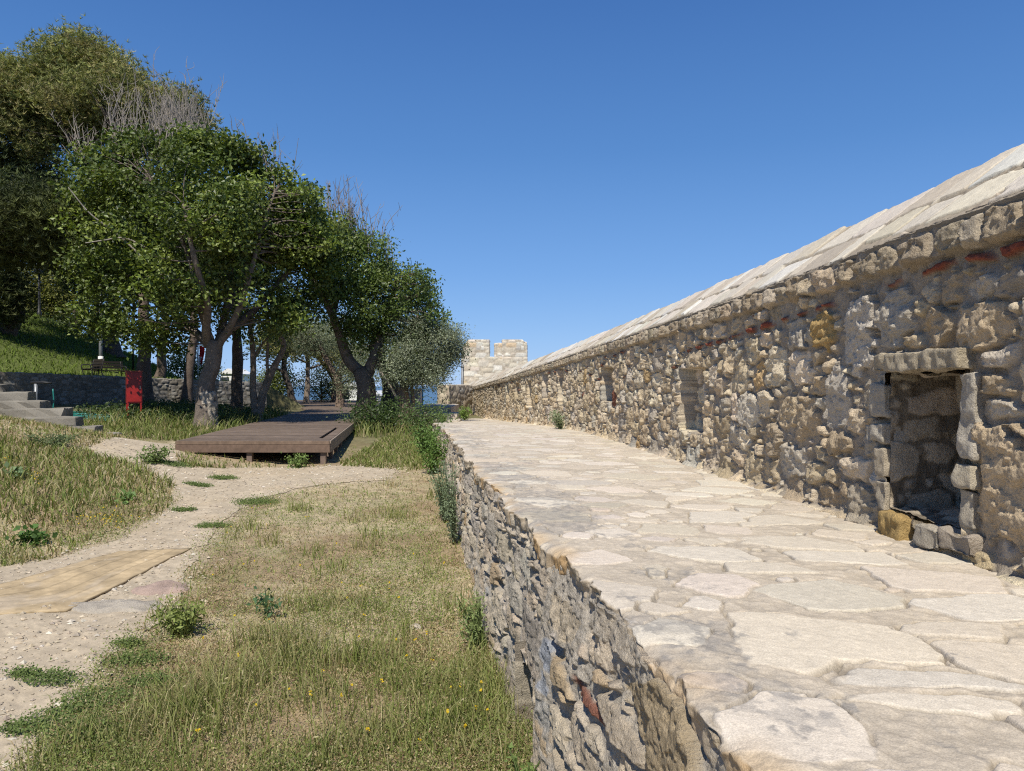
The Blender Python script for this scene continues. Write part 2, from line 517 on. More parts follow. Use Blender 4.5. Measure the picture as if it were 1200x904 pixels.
# ================================================================== PARAPET WALL
def build_parapet():
    rng = np.random.default_rng(11)
    root = empty('parapet_wall', (1.75, 3.0, float(walk_z(3.0))))
    tag(root, 'long rubble stone parapet wall with sloping slab coping beside the paved walkway', 'wall')
    uY, Yu = arc(face_x, -3, 39)
    Y = geo_rows(.9, 38, .0023, .004)
    U1 = uY(Y)
    nr = 250
    zb = walk_z(Y) - .10; ze = eave_z(Y) + .05
    Z = zb[:, None] + (ze - zb)[:, None] * np.linspace(0, 1, nr)[None, :]
    U = np.repeat(U1[:, None], nr, 1)
    # height above the walkway, so the courses follow the wall down the slope
    VV = Z - walk_z(Y)[:, None]
    wallh = lambda y: float(eave_z(y) - walk_z(y))
    forced = []; fcol = []
    def spot(px, py, a, b, c):
        y = 4.0
        for _ in range(40): y = float(face_x(y)) * F / (px - 600.0)
        z = EYE + (452 - py) / F * y
        forced.append((float(uY(y)), z - float(walk_z(y)), a, b)); fcol.append(c)
    BL = (.43, .415, .385); OR = (.42, .31, .15); BE = (.44, .375, .285); GR = (.37, .345, .30); WH = (.52, .49, .44); RD = (.24, .078, .055)
    spot(1010, 391, .16, .17, (.50, .485, .46)); spot(1052, 372, .14, .135, BL); spot(1157, 380, .125, .085, BE); spot(1104, 382, .12, .07, BE)
    spot(970, 388, .13, .10, OR); spot(936, 393, .12, .10, BL); spot(985, 470, .13, .15, (.46, .445, .42)); spot(1163, 336, .12, .045, WH)
    spot(1118, 340, .07, .05, BE); spot(1180, 572, .16, .19, BE); spot(1176, 482, .15, .042, WH); spot(1172, 452, .13, .045, BE)
    spot(1056, 616, .13, .075, OR); spot(1012, 590, .13, .12, GR); spot(975, 582, .14, .06, BE); spot(948, 490, .16, .12, BE)
    spot(962, 452, .11, .055, BE); spot(1190, 330, .10, .06, (.31, .30, .29)); spot(1145, 466, .04, .12, WH); spot(1030, 500, .13, .05, BE)
    spot(1160, 656, .17, .03, (.46, .40, .28)); spot(988, 520, .12, .06, BE); spot(1022, 460, .06, .09, GR); spot(1145, 520, .05, .05, WH)
    # red brick course high in the wall
    u = float(uY(2.2))
    while u < float(uY(7.5)):
        ln = rng.uniform(.10, .2)
        y = float(Yu(u + ln))
        if rng.random() < (.92 if y < 5.2 else .5):
            forced.append((u + ln, 1.155 - .006 * (y - 3) ** 2 * (y > 3) * .5 + rng.normal(0, .004), ln, .021)); fcol.append(RD)
        u += 2 * ln + .02
    for _ in range(26):
        y = rng.uniform(7, 26); forced.append((float(uY(y)), wallh(y) - rng.uniform(.15, .5), rng.uniform(.08, .16), .022)); fcol.append((.19, .085, .062))
    # regular row of eave stones
    u = float(uY(.3))
    while u < float(uY(38)):
        ln = rng.uniform(.055, .16); y = float(Yu(u + ln)); hh = rng.uniform(.045, .062)
        forced.append((u + ln, wallh(y) - .045, ln, hh)); fcol.append(palette(rng, 1, [(.40, .35, .28), (.34, .31, .26), (.44, .40, .34)], [3, 2, 1])[0])
        u += 2 * ln + .012
    st = layout(rng, uY(.2), uY(38), -.12, 1.24,
                [(900, .13, .22, .085, .13), (6000, .09, .17, .06, .10), (9000, .05, .10, .035, .06), (12000, .02, .045, .014, .028)], forced, tight=.90)
    st['sq'] = np.full(st['n'], .72); st['sq'][24:len(forced)] = 1.1; st['ro'] = .17; st['H'] = rng.uniform(.55, 1.0, st['n'])
    st['col'] = palette(rng, st['n'], [(.50, .43, .33), (.45, .38, .28), (.53, .475, .385), (.42, .39, .345), (.40, .385, .36), (.42, .31, .18), (.19, .085, .06)],
                        [5, 4, 3, 2.2, .35, .22, .06])
    st['H'][24:len(forced)] = .95
    st['col'] *= np.array((1.28, 1.205, 1.07))
    st['col'][:len(fcol)] = np.array(fcol) * np.array((1.18, 1.08, .93)) * (1 + rng.normal(0, .05, (len(fcol), 1)))
    st['th'][24:len(fcol)] *= .15
    h, c, e, idx = masonry(U, VV, st, gap=.005, ew=.007, H=.043, tilt=.10, facet=.20, rough=.0048, rscale=50, mortar=(.385, .325, .25), mrough=.008,
                           ext=1.30, warp=.016, wscale=12, seed=21, mottle=.13, mort_lift=.009, ledge=.010, gapvar=.009)
    far = ss(10, 24, Y)[:, None]
    c = c * (1 - far[..., None] * .0)
    # openings: big niche (hole), blocked niche and slits (recesses)
    ny0, ny1, nz0, nz1 = 2.83, 3.43, 1.07, 1.715
    YY = np.repeat(Y[:, None], nr, 1)
    def recess(y0, y1, z0, z1, depth, soft=.012):
        k = .35 * .05
        s = ss(0, soft, YY - y0 + .008 * fbm(Z * 9, YY * 2, octv=2, seed=77)) * ss(0, soft, y1 - YY + .008 * fbm(Z * 9 + 9, YY * 2, octv=2, seed=78)) * ss(0, soft, Z - z0) * ss(0, soft, z1 - Z)
        return s * depth
    h = h - recess(6.62, 7.48, 1.20, 1.82, .16)
    slits = [(10.9, 11.7, 1.40, 1.93, .55)]
    def ysolve(px):
        y = 12.0
        for _ in range(200): y = y + .5 * (((px - 600) / F * y) - float(face_x(y))) / -((px - 600) / F + .16)
        return y
    for px, ya, yb, w in [(660, 432, 474, .34), (642, 438, 469, .34), (623, 446, 478, .36), (608, 449, 467, .36), (597, 451, 470, .36), (583, 452, 470, .36)]:
        lo_, hi_ = 8.0, 37.0
        for _ in range(50):
            y = .5 * (lo_ + hi_)
            if float(face_x(y)) / y > (px - 600) / F: lo_ = y
            else: hi_ = y
        slits.append((y - .05, y + w + .12, EYE + (452 - yb) / F * y, min(EYE + (452 - ya) / F * y, float(eave_z(y)) - .13), .65))
    for (a, b_, z0, z1, dp) in slits: h = h - recess(a, b_, z0, z1, dp)
    # base crumbles outwards a little
    h = h + .05 * np.exp(-np.maximum(VV, 0) / .03) * (1 + .6 * fbm(U * 3, VV, octv=2, seed=90))
    # eave stones stand proud
    h = h + .022 * ss(-.105, -.085, VV - (eave_z(Y) - walk_z(Y))[:, None])
    hole = (YY > ny0) & (YY < ny1) & (Z > nz0) & (Z < nz1)
    X = face_x(Y); dX = (face_x(Y + .02) - face_x(Y - .02)) / .04
    T = np.stack([dX, np.ones_like(dX), 0 * dX], -1); T /= np.linalg.norm(T, axis=1)[:, None]
    N = np.stack([-T[:, 1], T[:, 0], 0 * dX], -1)
    P = np.stack([np.repeat(X[:, None], nr, 1), YY, Z], -1) + h[..., None] * N[:, None, :]
    cellhole = hole[:-1, :-1] & hole[1:, :-1] & hole[1:, 1:] & hole[:-1, 1:]
    wf = mesh_obj('wall_face', P.reshape(-1, 3), quads=grid_faces(len(Y), nr, ~cellhole)[:, ::-1], col=c.reshape(-1, 3), mat=M_STONE)
    reloc(wf, root)
    # niche interior
    acc = Acc()
    rs = np.random.default_rng(5)
    sn = layout(rs, -.6, 1.6, -.2, 1.3, [(200, .13, .22, .07, .11), (900, .06, .12, .04, .07), (1500, .02, .05, .02, .03)])
    sn['col'] = palette(rs, sn['n'], [(.50, .42, .31), (.44, .37, .27), (.40, .36, .29)], [3, 2, 1])
    kw = dict(gap=.006, ew=.015, H=.018, tilt=.06, facet=.1, rough=.006, mortar=(.22, .18, .13), fade=False)
    dp = .30; xf = float(face_x(3.1)) + .0
    o = .025; xo = xf - .02
    patch(acc, (xo, ny1 - .02, nz0 - o), (1, 0, 0), (0, 0, 1), (0, -1, 0), dp + .04, nz1 - nz0 + 2 * o, .006, sn, .1, .2, **kw)     # far jamb
    patch(acc, (xo, ny0 + .02, nz0 - o), (1, 0, 0), (0, 0, 1), (0, 1, 0), dp + .04, nz1 - nz0 + 2 * o, .006, sn, .5, .1, **kw)      # near jamb
    patch(acc, (xf + dp, ny0 - o, nz0 - o), (0, 1, 0), (0, 0, 1), (-1, 0, 0), ny1 - ny0 + 2 * o, nz1 - nz0 + 2 * o, .007, sn, .3, .3, **kw)
    patch(acc, (xo, ny0 - o, nz0 + .012), (1, 0, 0), (0, 1, 0), (0, 0, 1), dp + .04, ny1 - ny0 + 2 * o, .01, sn, .9, .2, **kw)
    patch(acc, (xo + .02, ny0 - o, nz1 - .012), (1, 0, 0), (0, 1, 0), (0, 0, -1), dp + .04, ny1 - ny0 + 2 * o, .012, sn, .2, .6, **kw)
    reloc(acc.build('niche', M_STONE), root)
    # lintel slab and jamb stones of the niche, rough blocks set proud of the face
    def block(name, y0, y1, z0, z1, x_out, x_in, colr, seed, res=.008, big_n=.016):
        big_n = .05 if name == 'base_stone' else big_n
        a = Acc()
        rr = np.random.default_rng(seed)
        nx = max(4, int((x_in - x_out) / res)); ny = max(4, int((y1 - y0) / res)); nz = max(4, int((z1 - z0) / res))
        def face(mk, na, nb, flip):
            s, t = np.meshgrid(np.linspace(0, 1, na), np.linspace(0, 1, nb), indexing='ij')
            p = mk(s, t)
            q3 = np.stack(p, -1)
            ctr = np.array([(x_out + x_in) / 2, (y0 + y1) / 2, (z0 + z1) / 2]); hf = np.array([(x_in - x_out) / 2, (y1 - y0) / 2, (z1 - z0) / 2])
            l = (q3 - ctr) / hf
            # round the corners
            r = .22
            inner = np.clip(l, -1 + r * hf.min() / hf, 1 - r * hf.min() / hf)
            dlt = (l - inner) * hf; nn = np.linalg.norm(dlt, axis=-1, keepdims=True)
            q3 = ctr + inner * hf + dlt / np.maximum(nn, 1e-6) * r * hf.min()
            nz_ = fbm(q3[..., 0] * 14 + seed, q3[..., 1] * 14, q3[..., 2] * 14, octv=4, seed=seed)
            nrm = dlt / np.maximum(nn, 1e-6)
            nb_ = fbm(q3[..., 0] * 5 + seed * 3, q3[..., 1] * 5, q3[..., 2] * 5, octv=2, seed=seed + 50)
            q3 = q3 + nrm * (.020 * nz_ + big_n * nb_)[..., None] + np.stack([0 * nb_, .6 * big_n * nb_, .4 * big_n * nb_], -1)
            cc = np.array(colr) * (1 + .2 * nz_)[..., None]
            f = grid_faces(na, nb)
            a.add(q3.reshape(-1, 3), Q=f[:, ::-1] if flip else f, col=cc.reshape(-1, 3))
        O = np.ones
        face(lambda s, t: (x_out + 0 * s, y0 + (y1 - y0) * s, z0 + (z1 - z0) * t), ny, nz, True)
        face(lambda s, t: (x_out + (x_in - x_out) * s, y0 + 0 * s, z0 + (z1 - z0) * t), nx, nz, False)
        face(lambda s, t: (x_out + (x_in - x_out) * s, y1 + 0 * s, z0 + (z1 - z0) * t), nx, nz, True)
        face(lambda s, t: (x_out + (x_in - x_out) * s, y0 + (y1 - y0) * t, z1 + 0 * s), nx, ny, False)
        face(lambda s, t: (x_out + (x_in - x_out) * s, y0 + (y1 - y0) * t, z0 + 0 * s), nx, ny, True)
        ob = a.build(name, M_STONE); reloc(ob, root)
        return ob
    block('lintel_stone', 2.79, 3.45, 1.712, 1.795, xf - .085, xf + .1, (.45, .38, .27), 3)
    tag(block('jamb_stone', 2.745, 2.85, 1.37, 1.70, xf - .05, xf + .12, (.47, .42, .34), 4), 'tall upright jamb stone beside the niche')
    block('jamb_stone', 2.76, 2.86, 1.26, 1.35, xf - .055, xf + .1, (.46, .40, .30), 6)
    block('jamb_stone', 2.77, 2.85, 1.10, 1.25, xf - .04, xf + .1, (.42, .37, .29), 7)
    block('jamb_stone', 3.41, 3.53, 1.50, 1.66, xf - .05, xf + .08, (.44, .39, .31), 8)
    block('jamb_stone', 3.415, 3.60, 1.38, 1.47, xf - .055, xf + .08, (.46, .41, .33), 9)
    block('jamb_stone', 3.41, 3.50, 1.22, 1.36, xf - .05, xf + .08, (.45, .38, .28), 10)
    block('jamb_stone', 3.41, 3.49, 1.07, 1.20, xf - .05, xf + .08, (.43, .37, .28), 12)
    tag(block('base_stone', 3.21, 3.42, .95, 1.065, xf - .075, xf + .06, (.42, .29, .12), 13), 'ochre orange pitted stone at the foot of the niche')
    block('base_stone', 2.93, 3.10, .985, 1.075, xf - .09, xf + .06, (.42, .37, .29), 14)
    block('base_stone', 2.74, 2.92, 1.0, 1.075, xf - .07, xf + .06, (.40, .34, .27), 15)

    # coping: two rows of big slabs laid up the slope, then a plain far slope
    rc = np.random.default_rng(23)
    w, rise = .55, .41
    Ls = math.hypot(w, rise)
    Yc = geo_rows(.9, 38, .0021, .004); Uc = uY(Yc)
    forced = []
    for (vc, b, l0, l1) in [(.185, .135, .10, .24), (.51, .185, .13, .30)]:
        u = float(uY(.3)) - .2
        while u < float(uY(38)):
            ln = rc.uniform(l0, l1)
            forced.append((u + ln, vc + rc.normal(0, .016), ln * 1.0, b + rc.normal(0, .012))); u += 2 * ln + .016
    # two short rows of smaller fill stones where slabs end
    sc = layout(rc, uY(.3), uY(38), .03, .70, [(1500, .03, .08, .02, .035)], forced)
    sc['sq'] = 1.0; sc['th'] = rc.normal(0, .07, sc['n'])
    sc['col'] = palette(rc, sc['n'], [(.56, .50, .41), (.52, .45, .35), (.60, .565, .50), (.47, .40, .31)], [4, 3, 2.5, 2], .07)
    nv = 84
    Wv = np.concatenate([np.linspace(0, Ls, nv), Ls + np.array([.08, .3, .7])])
    Ug = np.repeat(Uc[:, None], len(Wv), 1); Wg = np.repeat(Wv[None, :], len(Yc), 0)
    hh, cc, ee, ii = masonry(Ug, Wg, sc, gap=.010, ew=.005, H=.020, tilt=.045, facet=.04, rough=.0035, rscale=24, mortar=(.30, .25, .185), mrough=.004, groove=.008,
                             ext=1.08, warp=.014, wscale=6, seed=41, mottle=.07)
    hh = hh + .003 * ss(.31, .325, Wg) * (1 - ss(Ls - .01, Ls + .02, Wg))          # upper row lies over the lower
    Xc = face_x(Yc); dXc = (face_x(Yc + .02) - face_x(Yc - .02)) / .04
    Tc = np.stack([dXc, np.ones_like(dXc), 0 * dXc], -1); Tc /= np.linalg.norm(Tc, axis=1)[:, None]
    Nc = np.stack([-Tc[:, 1], Tc[:, 0], 0 * dXc], -1)
    wob = (.012 * fbm(Uc * 2.5, Uc * 0, octv=3, seed=51))
    upv = np.array([0, 0, 1.0])
    along = np.minimum(Wg, Ls); back = np.maximum(Wg - Ls, 0)
    inw = along / Ls * w - .035 + back * .85; zz = .035 + along / Ls * rise - back * .55
    P = np.stack([np.repeat(Xc[:, None], len(Wv), 1), np.repeat(Yc[:, None], len(Wv), 1), np.repeat((eave_z(Yc) + wob)[:, None], len(Wv), 1) + zz], -1)
    P = P - inw[..., None] * Nc[:, None, :]
    nrm = (rise / Ls) * Nc[:, None, :] + (w / Ls) * upv
    P = P + hh[..., None] * nrm
    # lip that closes the gap to the face, and the outer back face of the wall
    lip = P[:, :1] - upv * .05 - Nc[:, None, :] * .06
    bk = P[:, -1:].copy(); bk[..., 2] = -2.0
    P2 = np.concatenate([lip, P, bk], 1); c2 = np.concatenate([cc[:, :1] * .9, cc, cc[:, -1:]], 1)
    cp = mesh_obj('coping', P2.reshape(-1, 3), quads=grid_faces(len(Yc), len(Wv) + 2)[:, ::-1], col=c2.reshape(-1, 3), mat=M_PAVE)
    reloc(cp, root)


# ================================================================== WALKWAY (paved top) and the low wall under it
LN_Y0, LN_Y1, LN_Z0, LN_Z1 = 3.08, 3.56, -.12, .385


def edge_jag(U):
    t = 3 * fbm(U * 2.2, U * 0 + 5, octv=2, seed=63)
    return .020 * fbm(U * 3.1, U * 0 + 3, octv=5, seed=61, gain=.65) + .012 * fbm(U * 14, U * 0 + 1, octv=3, seed=62) + .016 * (np.floor(t) + ss(.85, 1, t - np.floor(t)))


def build_walkway():
    rng = np.random.default_rng(31)
    uY, Yu = arc(edge_x, -3, 39)
    Y = geo_rows(.9, 37, .0024, .0035); U1 = uY(Y)
    nt = 460
    s = np.linspace(0, 1, nt)
    xl = edge_x(Y) - .002 + edge_jag(U1); xr = face_x(Y) + .05
    X = xl[:, None] + (xr - xl)[:, None] * s[None, :]
    U = np.repeat(Y[:, None], nt, 1)
    VX = X + .13 * np.minimum(U, 22)
    big = [(1.99, .19 + .05, .20, .28)]
    # big slabs read from the photograph: (depth along, across, half depth, half across)
    big = []
    for px, py, a, b in [(965, 752, .19, .27), (1060, 800, .09, .28), (1090, 832, .05, .22), (1160, 716, .12, .20), (1185, 780, .15, .2), (1120, 742, .10, .16),
                         (985, 653, .12, .20), (900, 605, .18, .24), (830, 650, .13, .20), (905, 668, .11, .16), (840, 603, .2, .22), (935, 634, .16, .2)]:
        y = F * .675 / (py - 452.0); x = (px - 600) / F * y
        big.append((y, x + .13 * y, a, b))
    st = layout(rng, .2, 38, -.2, 5.2, [(900, .15, .23, .16, .26), (6000, .09, .16, .10, .19), (9000, .05, .10, .05, .10), (3000, .025, .05, .025, .05)], big, tight=.97)
    st['sq'] = .25; st['ro'] = .2; st['th'] = rng.normal(0, .45, st['n'])
    st['th'][:len(big)] = rng.normal(.1, .15, len(big))
    st['col'] = palette(rng, st['n'], [(.56, .495, .405), (.535, .465, .37), (.57, .51, .42), (.50, .43, .34), (.54, .465, .35)], [5, 4, 3, 2, 1], .06)
    st['col'][:12] = [(.60, .525, .415), (.55, .495, .415), (.60, .53, .43), (.575, .52, .44), (.57, .495, .395), (.55, .48, .385)] + [(.57, .51, .42), (.55, .485, .39)] * 3
    h, c, e, idx = masonry(U, VX, st, gap=.004, ew=.004, H=.0065, tilt=.007, facet=.007, rough=.0013, rscale=50, mortar=(.46, .395, .31), mrough=.0040,
                           ext=1.04, warp=.022, wscale=10, seed=71, mottle=.06, ledge=.0008, gapvar=.016, groove=.016)
    # grey lichen stains along the edge
    ed = X - xl[:, None]
    ln_ = fbm(U * 4.5, X * 5.5, octv=6, seed=81, gain=.72)
    lich = ss(.10, .26, ln_ + .34 * np.exp(-((ed - .22) / .26) ** 2) - .16 - .5 * ss(.45, 1.0, ed)) * (.55 + .45 * ss(0, .3, fbm(U * 30, X * 30, octv=2, seed=82)))
    c = c * (1 - .62 * lich[..., None]) + np.array((.20, .192, .185)) * (.62 * lich[..., None])
    och = ss(-.1, .35, fbm(U * 1.3 + 5, X * 2, octv=4, seed=85) + .35 * np.exp(-((U - 1.65) / .35) ** 2)) * np.exp(-(ed / .06) ** 2)
    och = och * ss(-.25, .25, fbm(U * 7, X * 7, octv=3, seed=89))
    c = c * (1 - .6 * och[..., None]) + np.array((.50, .345, .18)) * (.6 * och[..., None])
    zt = walk_z(Y)[:, None] + h + .002 * fbm(U * .8, X * .8, octv=2, seed=83) - .035 * np.exp(-ed / .022) * np.clip(.25 + 1.2 * fbm(U * 6, X * 6, octv=4, seed=84), 0, 1)
    P = np.stack([X, np.repeat(Y[:, None], nt, 1), zt], -1)
    # broken rim: rough rows going down, then under
    rows = [P]; cols = [c]
    n_r = 14
    for k in range(1, n_r + 1):
        r = P[:, :1].copy(); f = k / n_r
        r[..., 2] -= f * (.075 + .03 * fbm(U[:, :1] * 4, U[:, :1] * 0, octv=3, seed=86))
        r[..., 0] += -.004 + .020 * fbm(U[:, :1] * 16, U[:, :1] * 0 + f * 1.6, octv=4, seed=88) + .012 * f
        cr = (np.array((.42, .345, .25)) * (1 - .8 * och[:, :1, None]) + np.array((.45, .28, .12)) * .8 * och[:, :1, None])[:, :, :] * (1 + .30 * fbm(U[:, :1] * 9, U[:, :1] * 0 + f * 1.2, octv=4, seed=87))[..., None]
        cr = np.clip(cr, .02, .8)
        rows.insert(0, r); cols.insert(0, cr)
    r2 = rows[0].copy(); r2[..., 2] -= .01; r2[..., 0] += .22
    rows.insert(0, r2); cols.insert(0, cols[0])
    P2 = np.concatenate(rows, 1); c2 = np.concatenate(cols, 1)
    o = mesh_obj('walkway', P2.reshape(-1, 3), quads=grid_faces(len(Y), P2.shape[1])[:, ::-1], col=c2.reshape(-1, 3), mat=M_PAVE)
    tag(o, kind='structure')

    # ---- the wall that carries it
    rng = np.random.default_rng(37)
    root = empty('retaining_wall', (.4, 2.0, 0)); tag(root, 'low rough wall of thin layered stones carrying the walkway above the grass', 'wall')
    Yw = geo_rows(1.0, 21.7, .0026, .004); Uw1 = uY(Yw)
    nr = 270
    zt = walk_z(Yw) - .018; zb = gz(edge_x(Yw), Yw) - .12
    Z = zb[:, None] + (zt - zb)[:, None] * np.linspace(0, 1, nr)[None, :]
    UU = np.repeat(Uw1[:, None], nr, 1)
    VV = Z - zt[:, None]
    forced = [(float(uY(3.02)), -.40, .10, .05), (float(uY(3.0)), -.52, .09, .05), (float(uY(2.98)), -.62, .10, .06), (float(uY(2.35)), -.33, .22, .018),
              (float(uY(1.7)), -.14, .28, .10), (float(uY(2.2)), -.62, .3, .016), (float(uY(3.3)), -.54, .34, .05)]
    fc = [(.33, .34, .36), (.34, .35, .37), (.42, .39, .34), (.27, .12, .08), (.42, .33, .21), (.28, .12, .085), (.44, .37, .29)]
    st = layout(rng, uY(.5), uY(21.8), -1.15, .02, [(1100, .18, .38, .045, .08), (5500, .10, .24, .028, .052), (9000, .05, .13, .014, .030), (7000, .02, .06, .010, .018)], forced, tight=.94)
    st['sq'] = .3; st['ro'] = .2; st['th'] = rng.normal(.02, .05, st['n']); st['H'] = rng.uniform(.1, 1, st['n'])
    st['col'] = palette(rng, st['n'], [(.50, .445, .37), (.46, .40, .32), (.53, .485, .415), (.42, .395, .36), (.46, .37, .26), (.30, .31, .33), (.27, .15, .11)],
                        [5, 4, 3, 3, 1.0, .2, .08])
    st['col'] *= np.array((1.06, 1.0, .90))
    st['col'][:7] = fc
    h, c, e, idx = masonry(UU, VV, st, gap=.003, ew=.008, H=.034, tilt=.09, facet=.15, rough=.0036, rscale=60, mortar=(.43, .38, .31), mrough=.010, ext=1.25,
                           warp=.014, wscale=11, seed=91, mottle=.18, mort_lift=.030, ledge=.005, gapvar=.008)
    h = h + .022 * fbm(UU * 1.5, VV * 3, octv=2, seed=95)
    pits = ss(.30, .42, fbm(UU * 2.0, VV * 14, octv=3, seed=97))
    h = h - .050 * pits * ss(.06, .12, -VV)
    h = np.maximum(h, -.03) - .012 + .12 * np.maximum(-VV, 0)
    h = h - edge_jag(UU) * np.exp(np.minimum(VV, 0) / .25)
    h[:, -1] = -.35
    YY = np.repeat(Yw[:, None], nr, 1)
    arch = LN_Z1 - .10 * ((YY - (LN_Y0 + LN_Y1) / 2) / .24) ** 2
    hole = (YY > LN_Y0) & (YY < LN_Y1) & (Z < arch)
    X = edge_x(Yw); dX = (edge_x(Yw + .02) - edge_x(Yw - .02)) / .04
    T = np.stack([dX, np.ones_like(dX), 0 * dX], -1); T /= np.linalg.norm(T, axis=1)[:, None]
    N = np.stack([-T[:, 1], T[:, 0], 0 * dX], -1)
    P = np.stack([np.repeat(X[:, None], nr, 1), YY, Z], -1) + h[..., None] * N[:, None, :]
    cellhole = hole[:-1, :-1] & hole[1:, :-1] & hole[1:, 1:] & hole[:-1, 1:]
    reloc(mesh_obj('wall_face', P.reshape(-1, 3), quads=grid_faces(len(Yw), nr, ~cellhole)[:, ::-1], col=c.reshape(-1, 3), mat=M_STONE), root)
    # inside of the little opening
    acc = Acc(); rs = np.random.default_rng(8)
    sn = layout(rs, -.6, 1.6, -.6, 1.3, [(250, .12, .2, .08, .12), (900, .05, .1, .04, .07)])
    sn['col'] = palette(rs, sn['n'], [(.44, .38, .29), (.38, .32, .24)], [2, 1])
    t = np.array([edge_x(3.4) - edge_x(3.2), .2, 0]); t /= np.linalg.norm(t); n = np.array([-t[1], t[0], 0]); up = np.array([0, 0, 1.0])
    A = np.array([float(edge_x(LN_Y0)), LN_Y0, 0]); B = np.array([float(edge_x(LN_Y1)), LN_Y1, 0]); L = np.linalg.norm(B - A)
    kw = dict(gap=.006, ew=.015, H=.02, tilt=.08, facet=.12, rough=.006, mortar=(.22, .19, .15), fade=False)
    hh = LN_Z1 + .03 - LN_Z0
    patch(acc, B - t * .015 + n * .10 + up * LN_Z0, -n, up, -t, .50, hh, .008, sn, .2, .2, **kw)
    patch(acc, A + t * .015 + n * .085 + up * LN_Z0, -n, up, t, .50, hh, .012, sn, .6, .1, **kw)
    patch(acc, A - n * .45 - t * .05 + up * LN_Z0, t, up, n, L + .1, hh, .015, sn, .1, .5, **kw)
    patch(acc, A - t * .03 + n * .075 + up * (LN_Z1 + .005), -n, t, -up, .5, L + .06, .015, sn, .1, .5, **kw)
    reloc(acc.build('niche', M_STONE), root)


# ================================================================== GROUND
def veg(X, Y):
    """0..1 how much grows here"""
    pm = path_mask(X, Y)
    n = fbm(X * .9, Y * .9, octv=3, seed=101)
    n2 = fbm(X * 2.6 + 9, Y * 2.6, octv=3, seed=102)
    v = ss(.04, -.16, pm) if False else 1 - ss(-.10, .14, pm)
    v = v * np.clip(.72 + .6 * n + .5 * n2, .06, 1)
    return v


